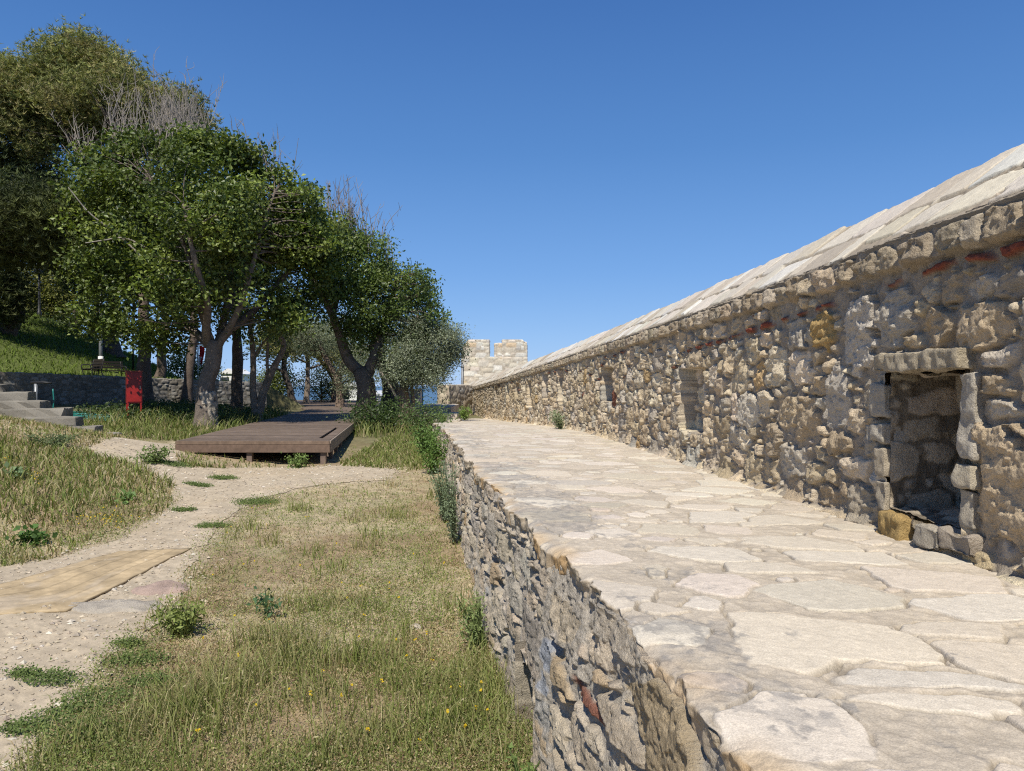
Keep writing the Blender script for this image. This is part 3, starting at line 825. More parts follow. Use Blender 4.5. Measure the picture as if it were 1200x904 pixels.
def build_ground():
    ts = np.concatenate([np.linspace(-7, -1.15, 40)[:-1], np.linspace(-1.15, .62, 470), np.linspace(.62, 5, 30)[1:]])
    ys = np.concatenate([np.linspace(-8, .8, 24)[:-1], geo_rows(.8, 62, .0072, .01), np.linspace(64, 220, 30)])
    Yg, Tg = np.meshgrid(ys, ts, indexing='ij')
    X = Tg * (np.maximum(Yg, 0) + 1.2 + np.maximum(0, -Yg) * .3)
    Z = gz(X, Yg)
    n = fbm(X * .8, Yg * .8, octv=4, seed=111); n2 = fbm(X * 4, Yg * 4, octv=4, seed=112); n3 = fbm(X * 14, Yg * 14, octv=3, seed=113)
    brown = np.array((.29, .215, .13)); straw = np.array((.40, .325, .205)); green = np.array((.17, .18, .07)); dust = np.array((.42, .345, .24))
    w1 = ss(-.3, .35, n + .5 * n2)[..., None]; w2 = ss(.0, .5, n2 + .3 * n3)[..., None]
    c = brown * (1 - w1) + straw * w1
    c = c * (1 - .35 * w2) + green * .35 * w2
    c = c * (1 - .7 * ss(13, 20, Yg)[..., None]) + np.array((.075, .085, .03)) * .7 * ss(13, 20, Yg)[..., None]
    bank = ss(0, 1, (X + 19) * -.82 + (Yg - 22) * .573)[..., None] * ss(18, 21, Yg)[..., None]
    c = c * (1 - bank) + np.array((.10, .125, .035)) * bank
    pm = path_mask(X, Yg)
    pw = ss(-.25, .08, pm)[..., None]
    c = c * (1 - pw) + dust * pw
    c = c * (1 + .25 * n3)[..., None]
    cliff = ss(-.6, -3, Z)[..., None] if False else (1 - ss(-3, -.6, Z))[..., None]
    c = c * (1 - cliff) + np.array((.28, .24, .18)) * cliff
    Z = Z + .006 * n3 * (Yg < 20)
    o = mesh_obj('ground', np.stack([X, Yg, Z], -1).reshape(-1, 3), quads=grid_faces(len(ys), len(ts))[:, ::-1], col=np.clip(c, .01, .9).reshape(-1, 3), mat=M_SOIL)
    tag(o, kind='structure')
    # the gravel path, its own sheet 6 mm above
    ys = geo_rows(2.2, 17.5, .0042, .01); ts = np.linspace(-.78, -.1, 420)
    Yg, Tg = np.meshgrid(ys, ts, indexing='ij'); X = Tg * (Yg + .2)
    pm = path_mask(X, Yg)
    n2 = fbm(X * 3, Yg * 3, octv=4, seed=121); n3 = fbm(X * 26, Yg * 26, octv=3, seed=122)
    Z = gz(X, Yg) + .007 + .006 * np.maximum(n3, -.2) * ss(0, .1, pm)
    c = np.array((.43, .355, .255)) * (1 + .14 * n2 + .16 * n3)[..., None]
    w = ss(.0, .5, fbm(X * 1.1, Yg * 1.1, octv=3, seed=123))[..., None] * .6
    c = c * (1 - w) + np.array((.43, .34, .225)) * w
    keep = (pm > -.03); k = keep[:-1, :-1] & keep[1:, :-1] & keep[1:, 1:] & keep[:-1, 1:]
    q = grid_faces(len(ys), len(ts), k)[:, ::-1]
    used = np.unique(q); remap = np.zeros(len(ys) * len(ts), int); remap[used] = np.arange(len(used))
    o = mesh_obj('gravel_path', np.stack([X, Yg, Z], -1).reshape(-1, 3)[used], quads=remap[q], col=np.clip(c, .01, .9).reshape(-1, 3)[used], mat=M_GRAVEL)
    tag(o, kind='structure')
    # loose pebbles
    rng = np.random.default_rng(55)
    m = 15000
    Yp = rng.uniform(2.6, 14, m); Xp = rng.uniform(-.76, -.1, m) * Yp
    pmp = path_mask(Xp, Yp)
    ok = (pmp > -.25) & (rng.random(m) < np.where(pmp > -.05, .8, .3)); Xp, Yp = Xp[ok], Yp[ok]; m = len(Xp)
    octa = np.array([(1, 0, 0), (0, 1, 0), (-1, 0, 0), (0, -1, 0), (0, 0, .8), (0, 0, -.5)], float)
    tri = np.array([(0, 1, 4), (1, 2, 4), (2, 3, 4), (3, 0, 4), (1, 0, 5), (2, 1, 5), (3, 2, 5), (0, 3, 5)])
    size = .004 + .012 * rng.random(m) ** 4 * 1.6 + .0010 * Yp * rng.random(m)
    th = rng.uniform(0, 6.28, m)
    V = octa[None] * (1 + rng.normal(0, .22, (m, 6, 3)))
    V = np.stack([V[..., 0] * np.cos(th)[:, None] - V[..., 1] * np.sin(th)[:, None], V[..., 0] * np.sin(th)[:, None] + V[..., 1] * np.cos(th)[:, None], V[..., 2] * .7], -1) * size[:, None, None]
    V = V + np.stack([Xp, Yp, gz(Xp, Yp) + .010], -1)[:, None, :]
    T = (tri[None] + (np.arange(m) * 6)[:, None, None]).reshape(-1, 3)
    cp = palette(rng, m, [(.45, .38, .285), (.40, .33, .24), (.50, .45, .37), (.32, .27, .215)], [4, 3, 2, 1])
    tag(mesh_obj('gravel', V.reshape(-1, 3), tris=T, col=np.repeat(cp, 6, 0), mat=M_GRAVEL, smooth=False), 'loose pale pebbles scattered on the dusty path', 'gravel', kind='stuff')


# ------------------------------------------------------------------ grass
def blades(X, Y, Z, H, Wd, lean, rng, c0, c1):
    """thin bent blades: base pair, middle pair, tip"""
    n = len(X)
    th = rng.uniform(0, 2 * np.pi, n); la = rng.uniform(0, 2 * np.pi, n)
    dx, dy = np.cos(th) * Wd * .5, np.sin(th) * Wd * .5
    lx, ly = np.cos(la) * lean * H, np.sin(la) * lean * H
    B = np.stack([X, Y, Z - .01], -1); D = np.stack([dx, dy, 0 * dx], -1)
    Mid = B + np.stack([lx * .35, ly * .35, H * .6], -1); Tip = B + np.stack([lx, ly, H * (1 - .22 * np.minimum(lean, 1.2) ** 2)], -1)
    V = np.stack([B - D, B + D, Mid - D * .75, Mid + D * .75, Tip], 1)
    i = np.arange(n)[:, None] * 5
    Q = i + np.array([[0, 1, 3, 2]]); T = i + np.array([[2, 3, 4]])
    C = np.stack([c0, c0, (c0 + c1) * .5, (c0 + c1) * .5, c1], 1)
    return V.reshape(-1, 3), Q, T, C.reshape(-1, 3)


SUN_DIR = np.array((-.10, -.607, .788))


def flakes(P, size, rng, col, asp=.6, face=.4):
    """small folded leaves: four corners each, turned more or less (face) towards the sun"""
    n = len(P)
    nn = rng.normal(0, 1, (n, 3)); nn /= np.linalg.norm(nn, axis=1)[:, None]
    nn = nn + SUN_DIR * face * 2.2; nn /= np.linalg.norm(nn, axis=1)[:, None]
    a = rng.normal(0, 1, (n, 3)); a -= (a * nn).sum(1)[:, None] * nn; a /= np.linalg.norm(a, axis=1)[:, None]
    b = np.cross(nn, a)
    s = np.asarray(size)[:, None] if np.ndim(size) else size
    V = np.stack([P - a * s * .5, P + b * s * asp * .5 + nn * s * .08, P + a * s * .5, P - b * s * asp * .5 + nn * s * .08], 1)
    T = (np.arange(n)[:, None, None] * 4 + np.array([[[0, 1, 2], [0, 2, 3]]])).reshape(-1, 3)
    return V.reshape(-1, 3), T, np.repeat(col, 4, 0)


G_GREEN = np.array([(.19, .235, .055), (.235, .265, .08), (.15, .20, .05), (.27, .28, .10)])
G_DRY = np.array([(.40, .33, .18), (.34, .265, .14), (.46, .39, .23), (.25, .165, .09)])


def in_frame(X, Y):
    return (X > -.76 * Y - .6) & (X < .2 * Y + .8)


def build_grass():
    rng = np.random.default_rng(91)
    acc = Acc()
    def field(m, y0, y1, xs, power=1.0):
        # denser near the camera, as seen area goes with 1/d^2
        u = rng.random(m); Y = 1 / (1 / y0 + u * (1 / y1 - 1 / y0)) if power else rng.uniform(y0, y1, m)
        X = rng.uniform(xs[0], xs[1], m) * Y
        ok = in_frame(X, Y) & (X < edge_x(Y) - .02)
        return X[ok], Y[ok]
    deck_clear = lambda X, Y: ~((Y > 12.9) & (Y < 14.0) & (X > -6.6) & (X < -3.2) & (rng.random(np.shape(X)) < .82)) & ~((Y > 13.9) & (X < -3.4 - .15 * (Y - 13.8)) & (X > -6.2 - .15 * (Y - 13.8) - .06 * np.maximum(0, Y - 32)))
    # 1 short fine herbs and dry stubble
    X, Y = field(150000, 2.2, 17, (-.76, .16))
    v = veg(X, Y); ok = (rng.random(len(X)) < v) & deck_clear(X, Y); X, Y = X[ok], Y[ok]
    n = fbm(X * .8, Y * .8, octv=3, seed=201) + .35 * fbm(X * 4, Y * 4, octv=2, seed=202)
    g = rng.random(len(X)) < np.clip(.64 + 1.5 * n + .2 * ss(8, 14, Y), .05, .95)
    col = np.where(g[:, None], G_GREEN[rng.integers(0, 4, len(X))], G_DRY[rng.integers(0, 4, len(X))]) * rng.uniform(.75, 1.25, (len(X), 1))
    H = rng.gamma(2.6, .0105, len(X)) * (1 + .45 * np.clip(n, -.5, .6)) * (1 + .02 * Y)
    W = .0022 + .0009 * Y * rng.uniform(.6, 1.2, len(X))
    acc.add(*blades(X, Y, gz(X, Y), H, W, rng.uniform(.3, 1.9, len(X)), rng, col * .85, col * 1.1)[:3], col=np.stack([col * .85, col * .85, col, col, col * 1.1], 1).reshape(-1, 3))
    # 2 litter and small leaves of low herbs
    X, Y = field(430000, 2.2, 16, (-.76, .16))
    v = veg(X, Y); ok = (rng.random(len(X)) < v) & deck_clear(X, Y); X, Y = X[ok], Y[ok]
    n = fbm(X * 1.1 + 3, Y * 1.1, octv=3, seed=211)
    g = rng.random(len(X)) < np.clip(.62 + 1.4 * n, .05, .95)
    col = np.where(g[:, None], G_GREEN[rng.integers(0, 4, len(X))] * np.array((1, 1, 1.1)), G_DRY[rng.integers(0, 4, len(X))]) * rng.uniform(.7, 1.25, (len(X), 1))
    P = np.stack([X, Y, gz(X, Y) + rng.gamma(1.6, .022, len(X)) * np.clip(.8 + 1.1 * n, .3, 2)], -1)
    V, T, C = flakes(P, rng.uniform(.005, .013, len(X)) * (1 + .10 * Y), rng, col, .5, .35)
    acc.add(V, T=T, col=C)
    # 3 tall grass in clumps, green and going to seed
    cx, cy = field(1150, 2.6, 16, (-.76, .12))
    v = veg(cx, cy) * (1 - ss(11.8, 12.4, cy) * (cx < -3.2)) * ss(.08, .5, fbm(cx * .8 + 20, cy * .8, octv=3, seed=221)); ok = (rng.random(len(cx)) < v + .03 * (veg(cx, cy) > .3)) & deck_clear(cx, cy); cx, cy = cx[ok], cy[ok]
    k = rng.integers(25, 70, len(cx)); X = np.repeat(cx, k) + rng.normal(0, .10, k.sum()); Y = np.repeat(cy, k) + rng.normal(0, .10, k.sum())
    tone = np.repeat(rng.random(len(cx)), k)
    ok = (X < edge_x(Y) - .02) & (path_mask(X, Y) < .06); X, Y, tone = X[ok], Y[ok], tone[ok]
    base = G_GREEN[rng.integers(0, 4, len(X))]; dry = G_DRY[rng.integers(0, 3, len(X))]
    w = np.clip(tone * 1.1 - .25 + rng.normal(0, .15, len(X)), 0, 1)[:, None]
    col = (base * (1 - w) + dry * w) * rng.uniform(.8, 1.2, (len(X), 1))
    H = rng.uniform(.06, .22, len(X)); W = .003 + .0007 * Y
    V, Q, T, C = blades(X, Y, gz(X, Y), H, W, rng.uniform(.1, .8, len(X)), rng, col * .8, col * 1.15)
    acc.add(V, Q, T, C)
    # seed heads
    s = rng.random(len(X)) < .035
    P = np.stack([X[s] + rng.normal(0, .03, s.sum()), Y[s] + rng.normal(0, .03, s.sum()), gz(X[s], Y[s]) + H[s] * .95], -1)
    V, T, C = flakes(P, rng.uniform(.015, .035, s.sum()), rng, np.array((.42, .37, .21)) * rng.uniform(.8, 1.15, (s.sum(), 1)), .28, 0)
    acc.add(V, T=T, col=C)
    # 4 strip of grass under the deck's front edge and at the path edges
    for (m, fx, fy, h0, h1) in [(2600, lambda r: r.uniform(-6.5, -3.2, 2600), lambda r: r.uniform(12.5, 13.6, 2600), .03, .14),
                                (5200, lambda r: r.uniform(-11.5, -6.6, 5200), lambda r: r.uniform(17.2, 20.5, 5200), .06, .22),
                                (5200, lambda r: r.uniform(-3.3, -1.6, 5200), lambda r: r.uniform(13.0, 19.5, 5200), .03, .15),
                                (6000, lambda r: r.uniform(-11.5, -2.2, 6000), lambda r: r.uniform(19, 27, 6000), .18, .5),
                                (26000, lambda r: r.uniform(-11.5, -4.4, 26000), lambda r: r.uniform(6.6, 15.9, 26000), .03, .13), (4000, lambda r: r.uniform(-10.5, -5, 4000), lambda r: r.uniform(8.0, 12.0, 4000), .10, .24)]:
        X, Y = fx(rng), fy(rng); ok = (path_mask(X, Y) < -.02) & deck_clear(X, Y) & (X < edge_x(np.minimum(Y, 22)) - .05); X, Y = X[ok], Y[ok]
        col = G_GREEN[rng.integers(0, 4, len(X))] * rng.uniform(.65, 1.2, (len(X), 1))
        dry = rng.random(len(X)) < (.15 if m != 26000 else .55); col[dry] = G_DRY[rng.integers(0, 3, dry.sum())]
        V, Q, T, C = blades(X, Y, gz(X, Y), rng.uniform(h0, h1, len(X)), .012 + .0006 * Y, rng.uniform(.2, .9, len(X)), rng, col * .8, col * 1.1)
        acc.add(V, Q, T, C)
    # 5 the lawn bank above the far retaining wall
    m = 42000
    X = rng.uniform(-34, -11, m); Y = rng.uniform(22, 42, m); sd = (X + 19) * -.82 + (Y - 22) * .573
    ok = (sd > .35) & (X > -.75 * Y); X, Y = X[ok], Y[ok]
    col = np.array((.13, .19, .03)) * rng.uniform(.6, 1.4, (len(X), 1)) * np.array((1, 1, 1)) + rng.uniform(0, .03, (len(X), 1)) * np.array((1, .9, .1))
    V, Q, T, C = blades(X, Y, gz(X, Y), rng.uniform(.06, .22, len(X)), np.full(len(X), .035), rng.uniform(.2, .9, len(X)), rng, col * .8, col * 1.1)
    acc.add(V, Q, T, C)
    o = acc.build('grass', M_GRASS); tag(o, 'wild grass, dry stubble and low herbs covering the ground', 'grass', kind='stuff')
    # low flat green mats in the gravel
    acc = Acc()
    for (px, py, r) in [(60, 800, .16), (118, 822, .20), (80, 860, .16), (112, 868, .14), (30, 856, .12), (88, 838, .2), (160, 775, .18), (175, 800, .14), (150, 756, .10), (28, 795, .09),
                        (250, 618, .2), (200, 545, .3), (300, 590, .3), (232, 570, .2), (262, 562, .22), (215, 600, .15)]:
        g = ground_px(px, py); k = int(900 * r / .18)
        rr = r * np.sqrt(rng.random(k)) * rng.uniform(.5, 1, k); t = rng.uniform(0, 6.28, k)
        X = g[0] + rr * np.cos(t) * 1.3; Y = g[1] + rr * np.sin(t) * .8
        P = np.stack([X, Y, gz(X, Y) + .012 + rng.gamma(2, .008, k)], -1)
        V, T, C = flakes(P, rng.uniform(.008, .018, k) * (1 + .05 * g[1]), rng, np.array((.12, .165, .05)) * rng.uniform(.7, 1.35, (k, 1)), .6, .5)
        acc.add(V, T=T, col=C)
    tag(acc.build('ground_cover', M_GRASS), 'flat green mats of creeping herb in the gravel', 'ground cover', kind='stuff')
    # small yellow flowers
    acc = Acc()
    m = 62
    px = rng.uniform(215, 600, m); py = rng.uniform(600, 895, m)
    Pf = []
    for a, b in list(zip(px, py)) + [(40 + rng.normal(0, 5), 566 + rng.normal(0, 4)) for _ in range(14)] + [(8 + rng.normal(0, 6), 547 + rng.normal(0, 3)) for _ in range(10)] + \
            [(120 + rng.normal(0, 22), 618 + rng.normal(0, 6)) for _ in range(50)]:
        g = ground_px(a, b)
        if g[0] > float(edge_x(g[1])) - .1: continue
        Pf.append((g[0], g[1], float(gz(g[0], g[1])) + rng.uniform(.06, .16)))
    Pf = np.array(Pf); k = 3
    P = np.repeat(Pf, k, 0) + rng.normal(0, .004, (len(Pf) * k, 3))
    V, T, C = flakes(P, rng.uniform(.009, .018, len(P)), rng, np.array((.62, .44, .02)) * rng.uniform(.8, 1.1, (len(P), 1)), .9, .7)
    acc.add(V, T=T, col=C)
    tag(acc.build('flowers', M_GRASS), 'tiny yellow wildflowers dotted through the grass', 'wildflowers', kind='stuff')


# ------------------------------------------------------------------ plants that can be told apart
def weed(name, label, x, y, h, r, stems, leaf, colr, cat='plant', group=None, z=None, seed=0, leafn=26, broad=False, wall=False):
    rng = np.random.default_rng(1000 + seed)
    z = float(gz(x, y)) if z is None else z
    root = empty(name, (x, y, z)); tag(root, label, cat, group)
    A, B = Acc(), Acc()
    for k in range(stems):
        t = rng.uniform(0, 6.28); rr = r * rng.random() ** .6
        top = np.array([rr * math.cos(t), rr * math.sin(t), h * rng.uniform(.45, 1)])
        if wall: top[0] = -abs(top[0]) * .7
        P = np.array([(top[0] * .15, top[1] * .15, -.02), (top[0] * .5, top[1] * .5, top[2] * .55), top])
        sp, sr = smooth_path(P, [.006, .004, .002], 3)
        B.add(*tube(sp, sr, 4, 0, rng), col=np.array(colr) * .9)
        m = leafn
        f = rng.uniform(.15, 1, m)
        c = np.stack([np.interp(f, np.linspace(0, 1, len(sp)), sp[:, i]) for i in range(3)], -1) + rng.normal(0, leaf * .8, (m, 3)) * np.array((1, 1, .7))
        c[:, 2] = np.maximum(c[:, 2], .01)
        V, T, C = flakes(c, rng.uniform(.6, 1.25, m) * leaf, rng, np.array(colr) * 1.35 * rng.uniform(.65, 1.4, (m, 1)), .8 if broad else .42, .35)
        A.add(V, T=T, col=C)
    A.build('foliage', M_GRASS, root); B.build('stem', M_GRASS, root)
    return root


# ------------------------------------------------------------------ trees
BARKC = dict(fig=(.165, .135, .11), dark=(.085, .07, .058), pine=(.13, .10, .08), olive=(.20, .15, .115), pale=(.24, .19, .15))


class Tree:
    def __init__(s, name, label, px, d, cat='tree', seed=0, bark='dark', group=None, base=None):
        s.rng = np.random.default_rng(500 + seed); s.d = d
        x = (px - 600) / F * d
        z = float(gz(x, d)) if base is None else base
        s.o = np.array([x, d, z]); s.root = empty(name, s.o); tag(s.root, label, cat, group)
        s.tr = Acc(); s.cr = Acc(); s.dead = Acc(); s.nodes = []; s.bark = np.array(BARKC[bark])
    def w(s, px, py, dd=0.0):
        return at(px, py, s.d + dd) - s.o
    def limb(s, pts, r0, r1, n=10, jit=.09, ground=False, col=None, m=5):
        """pts: (px, py[, dd]) along the limb, radii in metres"""
        P = [s.w(*p) for p in pts]
        if ground: P = [np.array([P[0][0], P[0][1], -.25])] + P
        rr = np.linspace(r0, r1, len(P))
        P, R = smooth_path(P, rr, 8)
        L_ = np.concatenate([[0], np.cumsum(np.linalg.norm(np.diff(P, axis=0), axis=1))])
        k_ = int(np.clip(L_[-1] / max(.05, r1 * .6), 8, 90)); q_ = np.linspace(0, L_[-1], k_)
        P = np.stack([np.interp(q_, L_, P[:, i]) for i in range(3)], -1); R = np.interp(q_, L_, R)
        ph_ = s.rng.uniform(0, 99)
        P = P + np.stack([fbm(q_ * .9 + ph_, q_ * 0 + i, octv=2, seed=3) for i in range(3)], -1) * (R * .55)[:, None]
        if ground: R = R * (1 + .38 * np.exp(-np.maximum(0, q_ - .25) / .28))
        n = max(n, 12 if r0 > .1 else 7)
        V, Q, T = tube(P, R, n, 0, s.rng)
        Vr = V[:len(P) * n].reshape(len(P), n, 3); th_ = np.arange(n) / n * 2 * np.pi
        f_ = 1 + 2.2 * jit * fbm(np.cos(th_)[None] * 1.6 + ph_, np.sin(th_)[None] * 1.6 + 0 * q_[:, None], q_[:, None] * 1.3, octv=3, seed=6) + 1.2 * jit * fbm(np.cos(th_)[None] * 5 + ph_, np.sin(th_)[None] * 5 + 0 * q_[:, None], q_[:, None] * 3, octv=2, seed=8)
        V[:len(P) * n] = (P[:, None] + (Vr - P[:, None]) * f_[..., None]).reshape(-1, 3)
        c = (s.bark if col is None else np.array(col)) * s.rng.uniform(.85, 1.15, (len(V), 1))
        s.tr.add(V, Q, T, c)
        s.nodes += list(zip(P, R))
        return P
    def twig(s, a, b, r0, r1, acc=None, col=None, sag=.08, n=5):
        mid = (a + b) / 2 + s.rng.normal(0, sag, 3) * np.linalg.norm(b - a)
        P, R = smooth_path([a, mid, b], [r0, (r0 + r1) * .5, r1], 4)
        V, Q, T = tube(P, R, n, .05, s.rng, cap=False)
        (s.tr if acc is None else acc).add(V, Q, T, s.bark if col is None else col)
    def lobe(s, px, py, rx, ry, dd=0, rz=None, clumps=60, leaves=60, leaf=.09, spread=.28, cols=None, shell=.45, asp=.6, up=.35, thr=-.25, kind='leaf', twigs=.3, nscale=.9):
        rng = s.rng; k = (s.d + dd) / F
        c = s.w(px, py, dd); ax = np.array([rx * k, rz if rz else rx * k * .9, ry * k])
        v = rng.normal(0, 1, (clumps, 3)); v /= np.linalg.norm(v, axis=1)[:, None]
        r = (shell ** 3 + rng.random(clumps) * (1 - shell ** 3)) ** (1 / 3.0)
        C = c + v * r[:, None] * ax
        g = fbm(C[:, 0] * nscale + 3, C[:, 1] * nscale, C[:, 2] * nscale, octv=2, seed=7)
        ok = g > thr; C = C[ok]
        if not len(C): return
        cols = np.array(cols)
        nod = np.array([n_[0] for n_ in s.nodes]); nr_ = np.array([n_[1] for n_ in s.nodes])
        for i, cc in enumerate(C):
            if rng.random() < twigs:
                d2 = ((nod - cc) ** 2).sum(1) + (nod[:, 2] > cc[2]) * 2
                j = int(d2.argmin())
                s.twig(nod[j], cc, min(.03, nr_[j] * .5), .006)
        m = len(C) * leaves
        tone = np.repeat(rng.uniform(.6, 1.4, len(C)), leaves)
        base = cols[np.repeat(rng.integers(0, len(cols), len(C)), leaves)]
        base = np.where(rng.random((m, 1)) < .25, cols[rng.integers(0, len(cols), m)], base)
        col = base * tone[:, None] * rng.uniform(.75, 1.25, (m, 1))
        if kind == 'leaf':
            off = rng.normal(0, 1, (m, 3)) * spread * np.array((1, 1, .7))
            V, T, CC = flakes(np.repeat(C, leaves, 0) + off, leaf * rng.uniform(.6, 1.3, m), rng, col, asp, up)
            s.cr.add(V, T=T, col=CC)
        else:                                              # pine tufts: leaves = tufts per clump, each tuft of needles
            off = rng.normal(0, 1, (m, 3)) * spread * np.array((1, 1, .6))
            O = np.repeat(C, leaves, 0) + off; nb = 7
            D = rng.normal(0, 1, (m, nb, 3)); D[..., 2] = np.abs(D[..., 2]) * .9 + .25
            D /= np.linalg.norm(D, axis=2)[..., None]
            ln = leaf * rng.uniform(.6, 1.2, (m, nb, 1))
            S = np.cross(D, rng.normal(0, 1, (m, nb, 3))); S /= np.linalg.norm(S, axis=2)[..., None] + 1e-9
            wd = leaf * .085
            V = np.stack([O[:, None] - S * wd, O[:, None] + S * wd, O[:, None] + D * ln], 2).reshape(-1, 3)
            T = np.arange(len(V)).reshape(-1, 3)
            s.cr.add(V, T=T, col=np.repeat(col, nb * 3, 0))
    def bare(s, px, py, n, length, spread=.4, r=.012, dd=0, col=(.27, .235, .20), lean=(0, 0), sub=5):
        """dead grey branches pointing up"""
        rng = s.rng
        for _ in range(n):
            a = s.w(px + rng.normal(0, 8), py + rng.normal(0, 5), dd + rng.normal(0, .4))
            L = length * rng.uniform(.5, 1.1)
            b = a + np.array([rng.normal(lean[0], spread), rng.normal(0, spread), 1.0 + lean[1]]) * L
            s.twig(a, b, r, r * .35, s.dead, col, .05, 4)
            for k in range(sub):
                f = rng.uniform(.25, .95); p = a + (b - a) * f
                q = p + np.array([rng.normal(0, .35), rng.normal(0, .35), rng.uniform(.4, 1)]) * L * .38 * (1.1 - f * .6)
                s.twig(p, q, r * .6, r * .25, s.dead, col, .06, 3)
    def done(s, leafmat):
        s.tr.build('trunk', M_BARK, s.root); s.cr.build('crown', leafmat, s.root, smooth=False)
        if s.dead.V: tag(s.dead.build('dead_branches', M_TWIG, s.root), 'bare grey dead twigs')
        return s.root


FIGC = [(.095, .132, .023), (.125, .168, .030), (.06, .09, .018), (.18, .22, .045)]
DARKC = [(.08, .12, .024), (.10, .145, .03), (.055, .085, .02), (.145, .19, .04)]
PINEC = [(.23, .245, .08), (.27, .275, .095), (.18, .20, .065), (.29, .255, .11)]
OLIVEC = [(.155, .185, .105), (.195, .225, .135), (.115, .14, .075), (.24, .265, .18)]
BUSHC = [(.14, .17, .035), (.18, .20, .05), (.10, .13, .03)]


def sprigs(t, n, cx, cy, rx, ry, kw, slope=.0):
    for i in range(n):
        a = t.rng.uniform(-.2, math.pi + .2); r = t.rng.uniform(.92, 1.08)
        t.lobe(cx + rx * r * math.cos(a), cy - ry * r * math.sin(a) + slope * rx * r * math.cos(a), 9, 8, dd=t.rng.normal(0, .6), rz=.4, clumps=3, **dict(kw, twigs=1.0))


